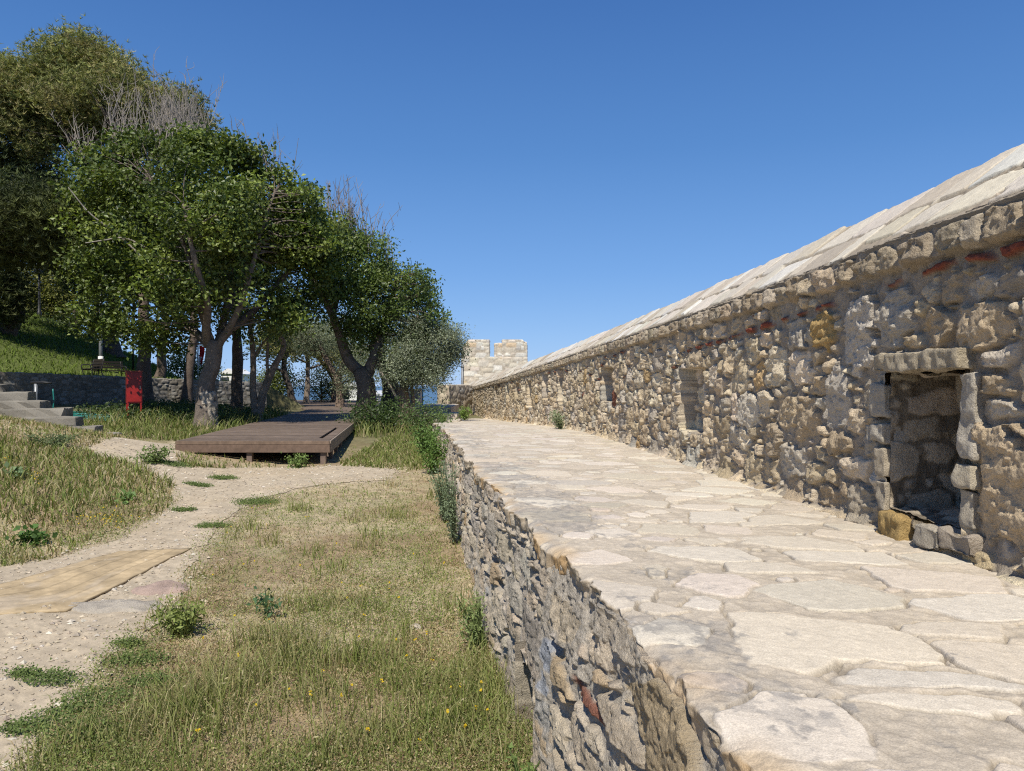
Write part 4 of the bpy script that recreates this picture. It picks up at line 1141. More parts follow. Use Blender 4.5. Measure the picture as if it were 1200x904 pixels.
def build_trees():
    # ---- the tree by the deck's left edge
    t = Tree('broadleaf_tree', 'leafy green tree with rough pale lower trunk at the near left deck corner', 243, 20.0, seed=1, bark='fig')
    t.limb([(241, 500), (242, 462), (248, 430), (252, 402)], .25, .20, 18, .08, ground=True)
    # pale sleeve of old cut stubs on the lower trunk
    nk, na = 90, 64
    kk = np.linspace(0, 1, nk)[:, None]; an = np.linspace(0, 2 * np.pi, na, endpoint=False)[None, :]
    p0, p1 = np.array([-.03, 0, -.1]), t.w(242.5, 459)
    ctr = p0 + (p1 - p0) * kk
    bx, by = np.cos(an) * 2.0 + 0 * kk, np.sin(an) * 2.0 + 0 * kk
    kn = fbm(bx * 2.6, by * 2.6, kk * 14, octv=3, seed=91); fin = fbm(bx * 8, by * 8, kk * 40, octv=3, seed=92)
    pit = ss(.25, .5, fbm(bx * 2.0 + 4, by * 2.0, kk * 9, octv=2, seed=93))
    rad = (.31 - .055 * kk + .06 * np.exp(-kk / .10)) * (1 + .10 * kn + .05 * fin - .16 * pit) - .03 * ss(.94, 1, kk + .05 * kn)
    V = np.stack([ctr[:, :1] + rad * np.cos(an), ctr[:, 1:2] + rad * np.sin(an), ctr[:, 2:] + .05 * kn * kk ** 4], -1)
    V = np.concatenate([V, np.concatenate([ctr[-1:, None, :]] * na, 1) + (V[-1:] - ctr[-1:, None, :]) * .55], 0)
    i_ = np.arange(nk)[:, None] * na + np.arange(na)[None]; j_ = np.arange(nk)[:, None] * na + (np.arange(na)[None] + 1) % na
    cs_ = np.array((.33, .29, .235)) * (1 + .35 * kn + .25 * fin)[..., None] * (1 - .6 * pit)[..., None]
    cs_ = np.concatenate([cs_, cs_[-1:] * .6], 0)
    sl = Acc(); sl.add(V.reshape(-1, 3), np.stack([i_, j_, j_ + na, i_ + na], -1).reshape(-1, 4), None, np.clip(cs_, .02, .8).reshape(-1, 3))
    tag(sl.build('bark_sleeve', M_BARK, t.root), 'pale rough lower bark dotted with old stubs')
    for pts, r0, r1 in [([(250, 410), (238, 375, -.3), (226, 320, -.8), (205, 260, -1.0), (180, 215, -.8)], .11, .03),
                        ([(252, 410), (262, 370, .2), (270, 310, .2), (262, 240, 0), (250, 180, 0)], .12, .03),
                        ([(253, 412), (275, 372, -.4), (292, 325, -.8), (306, 270, -.8), (322, 225, -.6)], .105, .03),
                        ([(250, 408), (225, 385, .6), (185, 350, 1.2), (140, 310, 1.5), (115, 270, 1.2)], .13, .03),
                        ([(258, 400), (300, 360, .6), (345, 310, 1.0), (365, 275, 1.0)], .13, .03),
                        ([(245, 405), (240, 350, -1.2), (225, 290, -2.0), (215, 240, -2.0)], .12, .03),
                        ([(262, 370, .2), (282, 330, 1.0), (300, 260, 1.4), (300, 210, 1.4)], .10, .03)]:
        t.limb(pts, r0, r1, 8, .08)
    kw = dict(leaf=.118, spread=.235, cols=FIGC, asp=.62, up=.3, leaves=120, thr=-.10, shell=.35, nscale=.95, twigs=.4)
    for l in [(165, 215, 72, 44, 0, 1.9, 84), (235, 218, 82, 50, 0, 2.2, 100), (300, 225, 62, 48, 0, 1.7, 65), (335, 262, 50, 42, .3, 1.4, 50), (150, 280, 68, 55, .2, 1.8, 70),
              (225, 280, 80, 65, -1.2, 1.6, 80), (300, 300, 62, 52, -.6, 1.6, 60), (345, 305, 48, 45, .6, 1.2, 42), (140, 340, 45, 40, .8, 1.3, 34), (195, 355, 48, 40, -.4, 1.4, 36),
              (280, 355, 50, 34, .2, 1.3, 30), (345, 350, 42, 32, .8, 1.2, 28), (120, 225, 45, 45, .5, 1.2, 34), (110, 300, 34, 44, .6, 1.1, 26), (365, 285, 26, 36, .4, .9, 20), (190, 395, 30, 20, .4, .8, 14), (215, 345, 30, 24, -1.5, .6, 14), (295, 340, 28, 22, -1.5, .6, 12), (175, 335, 34, 28, -1.3, .7, 18), (320, 375, 28, 18, .0, .8, 14), (150, 385, 30, 22, 1.0, 1.0, 18), (120, 370, 26, 24, 1.4, 1.0, 16), (265, 250, 40, 34, -2.0, .7, 26), (225, 176, 20, 14, .2, .7, 12), (160, 176, 24, 13, .4, .8, 12), (275, 190, 22, 14, .2, .7, 12), (352, 248, 28, 26, .3, 1.0, 26), (375, 275, 24, 24, .5, .9, 22), (325, 325, 40, 34, .6, 1.2, 34), (335, 290, 30, 30, -.4, 1.0, 24)]:
        t.lobe(l[0], l[1], l[2], l[3], dd=l[4], rz=l[5], clumps=l[6], **kw)
    sprigs(t, 34, 232, 272, 152, 104, dict(kw, leaves=60, spread=.17, thr=-2), .10)
    for a in [(165, 178, 9, 2.0), (195, 176, 12, 2.2), (215, 180, 15, 2.2), (232, 185, 9, 1.9), (145, 190, 6, 1.6), (285, 205, 6, 1.5), (325, 228, 10, 1.7), (305, 208, 6, 1.4)]:
        t.bare(a[0], a[1], a[2], a[3], .22, .014, dd=.5)
    for p in [[(80, 220), (105, 250), (138, 275), (165, 300)], [(100, 285), (120, 282), (145, 279), (170, 290)]]:
        t.limb([(q[0], q[1], -2.0 + .25 * i) for i, q in enumerate(p)], .012, .028, 5, .03, col=(.30, .27, .23))
    t.done(M_LEAF)

    # ---- two-limbed dark tree at the deck's right edge
    t = Tree('broadleaf_tree', 'dark green tree forking in two limbs at the right edge of the deck', 427, 23.0, seed=2, bark='fig')
    t.limb([(427, 480), (427, 452), (424, 436)], .31, .27, 12, .06, ground=True)
    t.limb([(425, 442), (410, 425), (400, 400, -.2), (388, 372, -.4), (375, 340, -.4)], .20, .09, 9, .07)
    t.limb([(427, 440), (438, 418), (446, 395, .2), (455, 365, .2), (465, 330, .3)], .19, .07, 9, .07)
    t.limb([(388, 372, -.4), (400, 340, .4), (420, 310, .6)], .09, .04, 7)
    t.limb([(375, 340, -.4), (360, 312, -.6), (350, 290, -.5)], .08, .03, 7)
    kw = dict(leaf=.105, spread=.25, cols=DARKC, asp=.55, up=.3, leaves=125, thr=-.22, shell=.38, nscale=1.1)
    for l in [(380, 278, 30, 24, -.2, 1.0, 30), (405, 288, 26, 20, .2, 1.0, 24), (375, 305, 45, 40, -.2, 1.3, 48), (420, 312, 45, 42, 0, 1.5, 52), (460, 340, 42, 36, .2, 1.4, 48), (490, 368, 28, 30, .2, 1.0, 30), (440, 365, 45, 30, -.6, 1.2, 40),
              (400, 345, 45, 34, -.6, 1.3, 42), (495, 395, 24, 24, 0, .9, 20), (465, 395, 34, 24, -.2, 1.0, 26), (370, 350, 34, 30, .3, 1.1, 26), (425, 385, 28, 22, 0, 1.0, 16)]:
        t.lobe(l[0], l[1], l[2], l[3], dd=l[4], rz=l[5], clumps=l[6], **kw)
    sprigs(t, 18, 428, 342, 84, 58, dict(kw, leaves=60, spread=.17, thr=-2), .42)
    for a in [(392, 272, 12, 1.5), (415, 278, 14, 1.9), (372, 258, 8, 1.2), (434, 300, 12, 2.0), (405, 270, 8, 1.6), (450, 315, 6, 1.2)]:
        t.bare(a[0], a[1], a[2], a[3], .20, .015, dd=.2, col=(.25, .22, .20))
    t.done(M_LEAF)

    # ---- olive by the walkway
    t = Tree('olive_tree', 'grey green olive tree with reddish trunk nearest the end of the walkway', 473, 22.5, seed=3, bark='olive')
    t.limb([(473, 497), (474, 475), (472, 455)], .20, .16, 12, .16, ground=True)
    t.limb([(472, 458), (485, 430), (500, 405), (515, 385)], .09, .03, 7, .1)
    t.limb([(472, 458), (470, 430), (480, 395), (490, 370)], .08, .03, 7, .1)
    t.limb([(468, 470), (455, 448, -.3), (446, 436, -.4)], .05, .03, 6, .1, col=(.36, .31, .26))
    t.limb([(483, 490), (484, 470), (481, 448)], .06, .05, 7, .1)
    kw = dict(leaf=.075, spread=.20, cols=OLIVEC, asp=.36, up=.25, leaves=190, thr=-.42, shell=.25)
    for l in [(490, 425, 38, 30, 0, 1.0, 55), (515, 405, 25, 26, 0, .8, 38), (525, 392, 14, 20, 0, .5, 18), (505, 438, 26, 18, -.1, .7, 28), (468, 440, 22, 20, -.2, .7, 22), (500, 385, 30, 20, .3, .8, 28),
              (478, 410, 24, 20, -.4, .7, 20), (533, 412, 12, 10, 0, .3, 9)]:
        t.lobe(l[0], l[1], l[2], l[3], dd=l[4], rz=l[5], clumps=l[6], **kw)
    t.done(M_OLIVE)
    t = Tree('broadleaf_tree', 'dark thick trunk with shaded crown between the forked tree and the olive', 455, 27.0, seed=4, bark='dark')
    t.limb([(455, 478), (455, 450), (447, 425), (438, 400)], .36, .22, 12, .1, ground=True)
    t.limb([(452, 440), (462, 415), (475, 390)], .2, .06, 8, .1)
    for l in [(445, 385, 40, 30, 0, 1.6, 40), (478, 378, 34, 28, 0, 1.4, 34), (462, 415, 26, 18, 0, 1.0, 12)]:
        t.lobe(l[0], l[1], l[2], l[3], dd=l[4], rz=l[5], clumps=l[6], leaf=.10, spread=.28, cols=DARKC, leaves=60)
    t.done(M_LEAF)

    # ---- pale multi-stemmed tree left of the deck, dark trunk before it
    t = Tree('broadleaf_tree', 'pale multi-stemmed tree leaning right behind the left edge of the deck', 302, 23.0, seed=5, bark='pale')
    t.limb([(302, 488), (307, 460), (320, 430), (332, 408), (328, 392)], .15, .07, 9, .1, ground=True)
    t.limb([(301, 486), (297, 455), (296, 425), (295, 400), (292, 380)], .13, .06, 9, .1, ground=True)
    t.limb([(303, 488), (312, 448), (313, 420), (314, 398)], .07, .04, 7, .1)
    t.limb([(296, 430), (303, 410), (315, 395), (330, 385)], .05, .02, 6)
    for l in [(300, 375, 40, 26, .2, 1.5, 34), (340, 372, 34, 24, .4, 1.3, 26), (265, 368, 30, 26, .3, 1.3, 22)]:
        t.lobe(l[0], l[1], l[2], l[3], dd=l[4], rz=l[5], clumps=l[6], leaf=.10, spread=.28, cols=DARKC, leaves=55)
    t.done(M_LEAF)

    # ---- pines
    def pine(name_label, px, d, trunkpts, r0, lobes, seed, r1=.1, limbs=(), cols=PINEC, leaf=.20, tufts=80, spread=.42, bark='pine', bare=(), group=None):
        t = Tree('pine_tree', name_label, px, d, seed=seed, bark=bark, group=group)
        P = t.limb(trunkpts, r0, r1, 11, .12, ground=True)
        for L in limbs: t.limb(L[0], L[1], L[2], 7, .1)
        for l in lobes:
            t.lobe(l[0], l[1], l[2], l[3], dd=l[4], rz=l[5], clumps=l[6], leaf=leaf, spread=spread, cols=cols, leaves=tufts, kind='pine', thr=-.34, shell=.45, twigs=.25, nscale=.5)
        for a in bare: t.bare(a[0], a[1], a[2], a[3], .25, .02, dd=a[4])
        return t.done(M_NEEDLE)
    pine('tall pine with the highest broad rounded crown, trunk behind the red cabinet', 168, 27.0,
         [(170, 480), (168, 430), (170, 380), (165, 300), (150, 220), (130, 150)], .30,
         [(90, 102, 52, 36, 2, 2.6, 95), (150, 128, 50, 36, 2, 2.5, 85), (40, 122, 50, 34, 2.5, 2.8, 75), (192, 145, 30, 28, 1.6, 1.9, 50), (20, 92, 16, 14, 2.4, .9, 10), (110, 135, 75, 34, 2, 3.0, 75), (25, 140, 55, 34, 2.5, 3, 55),
          (60, 175, 60, 26, 3, 3, 30), (208, 168, 20, 22, 1.2, 1.3, 18), (214, 142, 20, 26, 1.4, 1.4, 26), (92, 72, 30, 20, 2, 1.6, 34), (120, 88, 30, 22, 2, 1.8, 34)], 11,
         limbs=[([(165, 300), (120, 220, .5), (80, 160, 1.2), (60, 110, 1.5)], .14, .04), ([(155, 240), (180, 190, .5), (195, 140, .8)], .12, .04), ([(150, 220), (110, 160, 2), (95, 100, 2.4)], .11, .04),
                ([(160, 270), (90, 240, 2), (30, 190, 3), (10, 140, 3)], .12, .04)],
         bare=[(140, 165, 16, 2.0, -1), (205, 165, 26, 1.7, -1), (222, 160, 16, 1.4, -1), (185, 170, 22, 2.0, -1), (100, 190, 14, 1.6, -1)])
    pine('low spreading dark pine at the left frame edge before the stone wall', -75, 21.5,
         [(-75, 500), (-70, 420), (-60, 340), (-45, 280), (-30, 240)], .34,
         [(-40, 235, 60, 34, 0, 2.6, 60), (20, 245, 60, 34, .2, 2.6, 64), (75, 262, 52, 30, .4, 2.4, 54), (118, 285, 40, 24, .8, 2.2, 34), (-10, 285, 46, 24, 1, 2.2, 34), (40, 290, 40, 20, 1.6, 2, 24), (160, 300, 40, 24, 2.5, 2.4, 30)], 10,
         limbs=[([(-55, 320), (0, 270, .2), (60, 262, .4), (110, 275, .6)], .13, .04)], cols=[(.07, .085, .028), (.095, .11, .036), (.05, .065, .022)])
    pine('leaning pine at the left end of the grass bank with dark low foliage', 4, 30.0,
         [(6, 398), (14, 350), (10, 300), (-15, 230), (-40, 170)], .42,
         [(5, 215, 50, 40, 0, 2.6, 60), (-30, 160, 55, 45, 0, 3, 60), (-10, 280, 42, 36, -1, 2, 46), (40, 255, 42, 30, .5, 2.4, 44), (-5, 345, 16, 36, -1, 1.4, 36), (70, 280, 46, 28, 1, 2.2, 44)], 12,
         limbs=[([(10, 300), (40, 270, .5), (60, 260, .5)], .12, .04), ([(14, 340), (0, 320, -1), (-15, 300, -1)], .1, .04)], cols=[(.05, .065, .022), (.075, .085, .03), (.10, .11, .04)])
    pine('dark straight pine trunk between the pale-barked tree and the multi-stemmed tree', 279, 24.5,
         [(279, 498), (278, 450), (277, 400), (276, 340), (270, 280)], .23,
         [(255, 300, 55, 40, 1, 2, 30), (295, 320, 40, 36, 1, 2, 26)], 13, cols=[(.05, .07, .022), (.07, .09, .03)])
    pine('dark pine trunk left of the flag, behind the far stone wall', 223, 29.5,
         [(219, 470), (224, 430), (226, 390), (222, 340), (210, 280)], .22,
         [(215, 330, 55, 36, 1, 2.4, 40), (190, 290, 50, 40, 1.5, 2.4, 36)], 14, cols=[(.04, .06, .02), (.06, .08, .025)])
    pine('slim dark pine just right of the red cabinet, on the bank', 189, 33.0,
         [(186, 440), (190, 410), (194, 370), (190, 320), (180, 260)], .24,
         [(180, 310, 50, 40, 0, 2.4, 40), (150, 280, 50, 46, .5, 2.4, 40), (200, 260, 45, 40, .5, 2.2, 34)], 15, cols=[(.06, .08, .025), (.085, .105, .03)])
    pine('stout pine right of the grey lamp post on the grass bank', 131, 36.0,
         [(129, 413), (131, 380), (133, 345), (126, 290), (115, 230)], .46,
         [(120, 290, 60, 40, 0, 2.6, 50), (95, 240, 60, 46, 0, 3, 56), (140, 240, 50, 46, 0, 2.6, 46), (115, 320, 50, 24, -.5, 2, 30)], 16, cols=[(.05, .065, .02), (.075, .09, .03)])
    pine('leaning pine left of the bench on the grass bank', 92, 38.0,
         [(78, 402), (90, 375), (98, 345), (100, 300), (95, 260)], .36,
         [(95, 300, 46, 30, 0, 2.2, 36), (70, 270, 46, 34, 0, 2.2, 36)], 17, cols=[(.06, .07, .026), (.09, .095, .035)])
    pine('second leaning pine behind the bench on the grass bank', 106, 38.5,
         [(102, 408), (110, 380), (116, 350), (122, 310)], .30, [(125, 300, 40, 30, 0, 2, 26)], 18, cols=[(.06, .07, .026), (.09, .095, .035)])
    pine('slim pale pine trunk standing at the far end of the deck', 361, 44.0,
         [(361, 474), (361, 450), (360, 430), (357, 410)], .19,
         [(352, 400, 36, 18, 0, 2.4, 46), (385, 398, 30, 20, .5, 2.2, 40), (395, 412, 26, 16, 0, 1.8, 26), (340, 408, 24, 12, 0, 1.6, 18)], 19, bark='pale',
         limbs=[([(360, 432), (375, 428), (390, 420)], .08, .03), ([(359, 425), (348, 420), (340, 412)], .07, .03)], leaf=.26, tufts=20)
    pine('bent dark pine left of the slim pale trunk beyond the deck', 345, 40.0,
         [(345, 478), (340, 455), (333, 435), (334, 418), (340, 405)], .22,
         [(335, 398, 34, 20, 0, 2.2, 40), (318, 405, 26, 16, 0, 1.8, 22)], 20, limbs=[([(334, 438), (322, 430), (312, 428)], .08, .03)], bark='dark', leaf=.24, tufts=20)
    pine('twin trunk pine behind the forked tree at the far end of the deck', 392, 46.0,
         [(392, 472), (392, 450), (386, 435), (375, 422), (365, 412)], .22,
         [(395, 425, 30, 20, 0, 2, 34), (410, 435, 24, 18, 0, 1.8, 28), (420, 415, 30, 20, 0, 2, 30)], 21, limbs=[([(396, 470), (398, 450), (400, 430)], .15, .06)], leaf=.24, tufts=22)
    # grey olive crowns behind the deck
    t = Tree('olive_tree', 'far olive tree with wide grey green crown over the middle of the deck', 398, 36.0, seed=22, bark='olive')
    t.limb([(398, 474), (396, 450), (385, 425), (375, 405)], .22, .1, 9, .12, ground=True)
    t.limb([(395, 445), (405, 420), (415, 400)], .12, .05, 7)
    for l in [(372, 395, 36, 24, 0, 2.2, 70), (405, 392, 34, 26, 0, 2.2, 64), (425, 425, 28, 26, 0, 2, 50), (350, 398, 26, 16, 0, 1.6, 36), (415, 450, 18, 14, 0, 1.2, 16)]:
        t.lobe(l[0], l[1], l[2], l[3], dd=l[4], rz=l[5], clumps=l[6], leaf=.095, spread=.30, cols=OLIVEC, asp=.36, leaves=130, up=.2, thr=-.36, shell=.3)
    t.done(M_OLIVE)
    # big yellow-green bush crown on the bank
    def bush(label, px, py, d, lobes, cols, seed, name='bush', leaf=.10, mat=None, base=None):
        t = Tree(name, label, px, d, cat='bush', seed=seed, bark='dark', base=base)
        t.limb([(px, py), (px + 1, py - 12), (px, py - 22)], .10, .05, 6, .1, ground=True)
        t.limb([(px, py - 8), (px - 10, py - 20), (px - 16, py - 28)], .05, .03, 6)
        for l in lobes:
            t.lobe(l[0], l[1], l[2], l[3], dd=l[4], rz=l[5], clumps=l[6], leaf=leaf, spread=.32, cols=cols, leaves=50, shell=.3, twigs=.15)
        return t.done(mat or M_LEAF)
    bush('tall yellow green bush behind the black lantern post on the bank', 70, 398, 43.0,
         [(62, 335, 36, 34, 0, 2.6, 170), (85, 360, 32, 26, 0, 2.2, 120), (50, 365, 26, 26, 0, 2, 90), (95, 330, 28, 30, 0, 2.2, 100), (40, 320, 26, 24, 0, 2, 70), (30, 350, 20, 30, 0, 1.8, 60)], [(.15, .16, .035), (.19, .19, .045), (.11, .12, .03)], 31, leaf=.16)
    bush('low green bush under the leaning pines on the bank', 72, 405, 37.0, [(72, 388, 18, 13, 0, 1.0, 40), (88, 395, 10, 8, 0, .7, 16)], [(.10, .14, .035), (.13, .17, .05)], 32)
    bush('rounded yellow green bush beyond the left edge of the deck', 322, 478, 45.0, [(318, 450, 22, 22, 0, 1.8, 80), (335, 440, 18, 16, 0, 1.4, 44), (305, 462, 14, 13, 0, 1.2, 36)], BUSHC, 33, leaf=.12)
    bush('dark bush at the far end of the deck right of the pale trunk', 376, 474, 48.0, [(376, 448, 22, 22, 0, 1.8, 90), (395, 460, 12, 12, 0, 1.2, 34)], [(.05, .075, .028), (.07, .10, .035)], 34, leaf=.11)
    bush('small bright bush under the flag', 232, 455, 43.0, [(222, 425, 16, 24, 0, 1.6, 60), (240, 432, 14, 20, 0, 1.4, 46), (205, 432, 16, 14, 0, 1.3, 36)], BUSHC, 35, leaf=.12)
    bush('dark shrub at the foot of the forked tree beside the deck', 440, 500, 21.0, [(432, 492, 20, 12, 0, .55, 46), (452, 488, 16, 12, 0, .5, 36)], [(.04, .07, .02), (.06, .095, .025)], 36, leaf=.07)
    bush('leafy green shrub at the foot of the olive tree', 498, 505, 20.5, [(492, 493, 14, 13, 0, .4, 50), (505, 500, 9, 10, 0, .3, 26)], [(.075, .12, .035), (.10, .15, .045)], 37, leaf=.06)
    # undergrowth in the shade
    acc = Acc(); rng = np.random.default_rng(77)
    m = 900
    X = rng.uniform(-12.5, -6.8, m); Y = rng.uniform(20.5, 27, m); ok = (X < -6.7 - .15 * (Y - 14)); X, Y = X[ok], Y[ok]
    k = 40
    P = np.repeat(np.stack([X, Y, gz(X, Y) + .12], -1), k, 0) + rng.normal(0, 1, (len(X) * k, 3)) * np.array((.22, .22, .12))
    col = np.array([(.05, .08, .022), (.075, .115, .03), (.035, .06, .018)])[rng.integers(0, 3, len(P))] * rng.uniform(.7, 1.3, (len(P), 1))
    V, T, C = flakes(P, rng.uniform(.05, .11, len(P)), rng, col, .5, .3)
    acc.add(V, T=T, col=C)
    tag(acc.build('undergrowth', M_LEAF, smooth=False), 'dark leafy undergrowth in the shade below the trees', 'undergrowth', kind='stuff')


# ================================================================== OTHER STONEWORK
def build_far_stone():
    rng = np.random.default_rng(61)
    st = layout(rng, -1, 8, -2, 5.2, [(700, .16, .28, .09, .14), (4000, .09, .18, .06, .10), (4000, .05, .1, .035, .06)])
    st['sq'] = 1.0; st['th'] = rng.normal(0, .03, st['n'])
    st['col'] = palette(rng, st['n'], [(.60, .54, .44), (.56, .49, .385), (.66, .62, .54), (.55, .43, .28), (.53, .49, .44)], [5, 4, 3, 1, 1.5], .08)
    kw = dict(gap=.008, ew=.02, H=.035, tilt=.04, facet=.08, rough=.008, rscale=10, mortar=(.44, .38, .30), ext=1.25, warp=.02, wscale=5)
    root = empty('tower', (-.9, 40, 0)); tag(root, 'square pale stone tower with merlons at the far end of the parapet', 'tower')
    a = Acc(); stone_box(a, (-.92, 40.2), 0, 3.46, 3.6, -2, 3.13, .05, st, 'flrbt', **kw); reloc(a.build('tower_body', M_FARSTONE), root)
    def merlon(x0, x1, y0, y1, z0, z1, cut=None):
        a = Acc(); stone_box(a, ((x0 + x1) / 2, (y0 + y1) / 2), 0, x1 - x0, y1 - y0, z0, z1, .05, st, 'flrbt', **kw)
        if cut:                                            # bevelled outer shoulder
            V = a.V
            for i in range(len(V)):
                v = V[i].copy(); s_ = v[:, 0]
                lim = z1 - .42 * np.clip((cut[0] - s_) / cut[1], 0, 1) if cut[1] > 0 else z1 - .3 * np.clip((s_ - cut[0]) / -cut[1], 0, 1)
                v[:, 2] = np.where(v[:, 2] > z0 + .2, np.minimum(v[:, 2], lim + .0), v[:, 2]); V[i] = v
        reloc(a.build('merlon', M_FARSTONE), root)
    merlon(-2.62, -1.18, 38.41, 39.0, 3.13, 4.06, (-2.30, .32))
    merlon(-.52, .80, 38.41, 39.0, 3.13, 4.06, (.55, -.25))
    merlon(-.92, -.53, 38.43, 38.95, 3.13, 3.86)
    for y0, y1 in [(39.7, 40.7), (41.3, 41.95)]:
        merlon(.25, .80, y0, y1, 3.13, 4.0)
    # drain pipe on the tower corner
    p = at(541.5, 425, 38.2)
    a = Acc(); V, Q, T = tube([(p[0], 38.28, -.2), (p[0], 38.28, 1.2), (p[0], 38.28, 2.85)], [.055] * 3, 10, 0); a.add(V, Q, T, (.3, .3, .3))
    for z in (.6, 1.6, 2.6):
        V, Q, T = tube([(p[0], 38.28, z), (p[0], 38.28, z + .06)], [.075] * 2, 10, 0); a.add(V, Q, T, (.3, .3, .3))
    tag(a.build('drain_pipe', M_GREY), 'thin grey vertical pipe on the left corner of the tower', 'pipe')
    # wall closing the bailey, gate pillar
    sw = layout(rng, -1, 8, -2, 3, [(900, .14, .26, .07, .13), (3000, .06, .14, .04, .08), (3000, .03, .06, .02, .04)])
    sw['col'] = palette(rng, sw['n'], [(.50, .43, .33), (.45, .38, .28), (.53, .48, .41), (.38, .34, .29)], [4, 3, 2, 1])
    a = Acc(); c0 = at(515.5, 470, 28.6); c1 = at(544, 470, 31.0)
    L = math.hypot(c1[0] - c0[0], c1[1] - c0[1]); yaw = math.atan2(c1[1] - c0[1], c1[0] - c0[0])
    stone_box(a, ((c0[0] + c1[0]) / 2 + .1, (c0[1] + c1[1]) / 2 + .25), yaw, L, .5, -.4, 1.66, .05, sw, 'fblrt', **dict(kw, mortar=(.34, .29, .22)))
    o = a.build('boundary_wall', M_FARSTONE); tag(o, 'short low stone wall between the gate opening and the tower', 'wall')
    root = empty('gate_pillar', (float(at(488, 470, 27.5)[0]), 27.5, .4)); tag(root, 'pale squared stone pillar left of the gate opening behind the olive', 'pillar')
    a = Acc(); stone_box(a, at(486, 470, 27.7)[:2], 0, .48, .5, -.2, 1.45, .035, st, **kw); reloc(a.build('shaft', M_FARSTONE), root)
    a = Acc(); V, T = bevel_box(*(lambda c: (c[0] - .28, c[0] + .28, c[1] - .29, c[1] + .29, 1.453, 1.53))(at(486, 470, 27.7)), .02); a.add(V, T=T, col=(.55, .49, .4)); reloc(a.build('cap', M_FARSTONE), root)
    # blue-painted gate post edge
    p = at(495, 470, 27.2)
    a = Acc(); a.add(*box_data(p[0] - .025, p[0] + .025, 27.2, 27.25, .75, 1.62), col=(.3, .5, .6)); tag(a.build('gate_post', M_BLUE), 'slim light blue post at the left side of the gate opening', 'post')
    # steps up to the gate
    root = empty('gate_steps', (-2.9, 22, .55)); tag(root, 'three worn stone steps rising from the walkway end to the gate opening', 'steps')
    ss_ = layout(rng, -1, 5, -1, 8, [(600, .2, .4, .15, .3), (1500, .08, .16, .08, .15)])
    ss_['col'] = palette(rng, ss_['n'], [(.50, .44, .36), (.46, .40, .32)], [1, 1])
    for (xl, xr, y0, y1, z1) in [(485, 541, 21.6, 22.9, .60), (487, 540, 22.9, 24.4, .76), (489, 538, 24.4, 28.2, .93)]:
        a = Acc(); X0 = (xl - 600) / F * y0 - (y1 - y0) * .05; X1 = (xr - 600) / F * y1
        stone_box(a, ((X0 + X1) / 2, (y0 + y1) / 2), 0, X1 - X0, y1 - y0 - .004, -.2, z1, .04, ss_, 'flrbt', **dict(kw, H=.02, rough=.004, mortar=(.42, .36, .29))); reloc(a.build('step', M_FARSTONE), root)
    # far retaining wall below the grass bank
    sr = layout(rng, -1, 21, -1, 3.2, [(1500, .10, .17, .06, .085), (9000, .06, .11, .045, .065), (5000, .03, .06, .03, .045)])
    sr['sq'] = 1.0; sr['th'] = rng.normal(0, .03, sr['n'])
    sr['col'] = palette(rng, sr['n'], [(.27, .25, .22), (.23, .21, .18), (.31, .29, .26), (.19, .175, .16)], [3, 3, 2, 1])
    A = np.array([-20.3, 20.15]); B = np.array([-11.2, 33.15]); L = float(np.hypot(*(B - A))); yaw = math.atan2(B[1] - A[1], B[0] - A[0])
    n = np.array([math.sin(yaw), -math.cos(yaw)])
    a = Acc()
    t = np.array([math.cos(yaw), math.sin(yaw), 0]); nn = np.array([n[0], n[1], 0])
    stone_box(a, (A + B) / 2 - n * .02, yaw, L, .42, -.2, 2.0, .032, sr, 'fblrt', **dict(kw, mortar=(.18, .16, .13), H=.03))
    # tilt the top with the bank
    for i in range(len(a.V)):
        v = a.V[i].copy(); s_ = (v[:, 0] + 19) * .573 + (v[:, 1] - 22) * .82
        f = np.clip((v[:, 2] + .2) / 2.2, 0, 1); v[:, 2] += f * (2.20 - .032 * s_ - 2.0); a.V[i] = v
    tag(a.build('bank_wall', M_FARSTONE), 'long shaded block stone wall holding up the grass bank behind the trees', 'wall')
    # stone steps on the left
    root = empty('stone_steps', (-9.3, 16, .3)); tag(root, 'weathered grey stone steps climbing left past the grassy mound', 'steps')
    specs = [(111, 509, 16.0, .86), (86, 500, 16.35, 1.0), (62, 489, 16.7, 1.1), (42, 479, 17.05, 1.3), (16, 470, 17.4, 1.4), (-6, 460, 17.75, 1.5), (-32, 450, 18.1, 1.6)]
    for i, (px, py, d, Ln) in enumerate(specs):
        p = at(px, py, d); rr = np.random.default_rng(300 + i)
        V, T = bevel_box(-Ln / 2, Ln / 2, -.28, .34, -.75 if i else -.5, 0, .03)
        import bmesh
        bm = bmesh.new(); vs = [bm.verts.new(v) for v in V]
        for q in T: bm.faces.new([vs[k] for k in q])
        bmesh.ops.subdivide_edges(bm, edges=[e for e in bm.edges if e.calc_length() > .1], cuts=4, use_grid_fill=True)
        bmesh.ops.triangulate(bm, faces=bm.faces[:]); bm.verts.index_update()
        V = np.array([v.co[:] for v in bm.verts]); T = np.array([[v.index for v in f.verts] for f in bm.faces]); bm.free()
        nz = fbm(V[:, 0] * 5 + i * 9, V[:, 1] * 5, V[:, 2] * 5, octv=3, seed=400)
        V = V + nz[:, None] * np.array((.07, .11, .04))
        yaw = .22 + rr.normal(0, .06); cs, sn = math.cos(yaw), math.sin(yaw)
        V = np.stack([V[:, 0] * cs - V[:, 1] * sn, V[:, 0] * sn + V[:, 1] * cs, V[:, 2]], -1) + p
        a = Acc(); a.add(V, T=T, col=np.array((.23, .21, .175)) * (1 + .55 * nz)[:, None]); reloc(a.build('step', M_STONE, smooth=False), root)


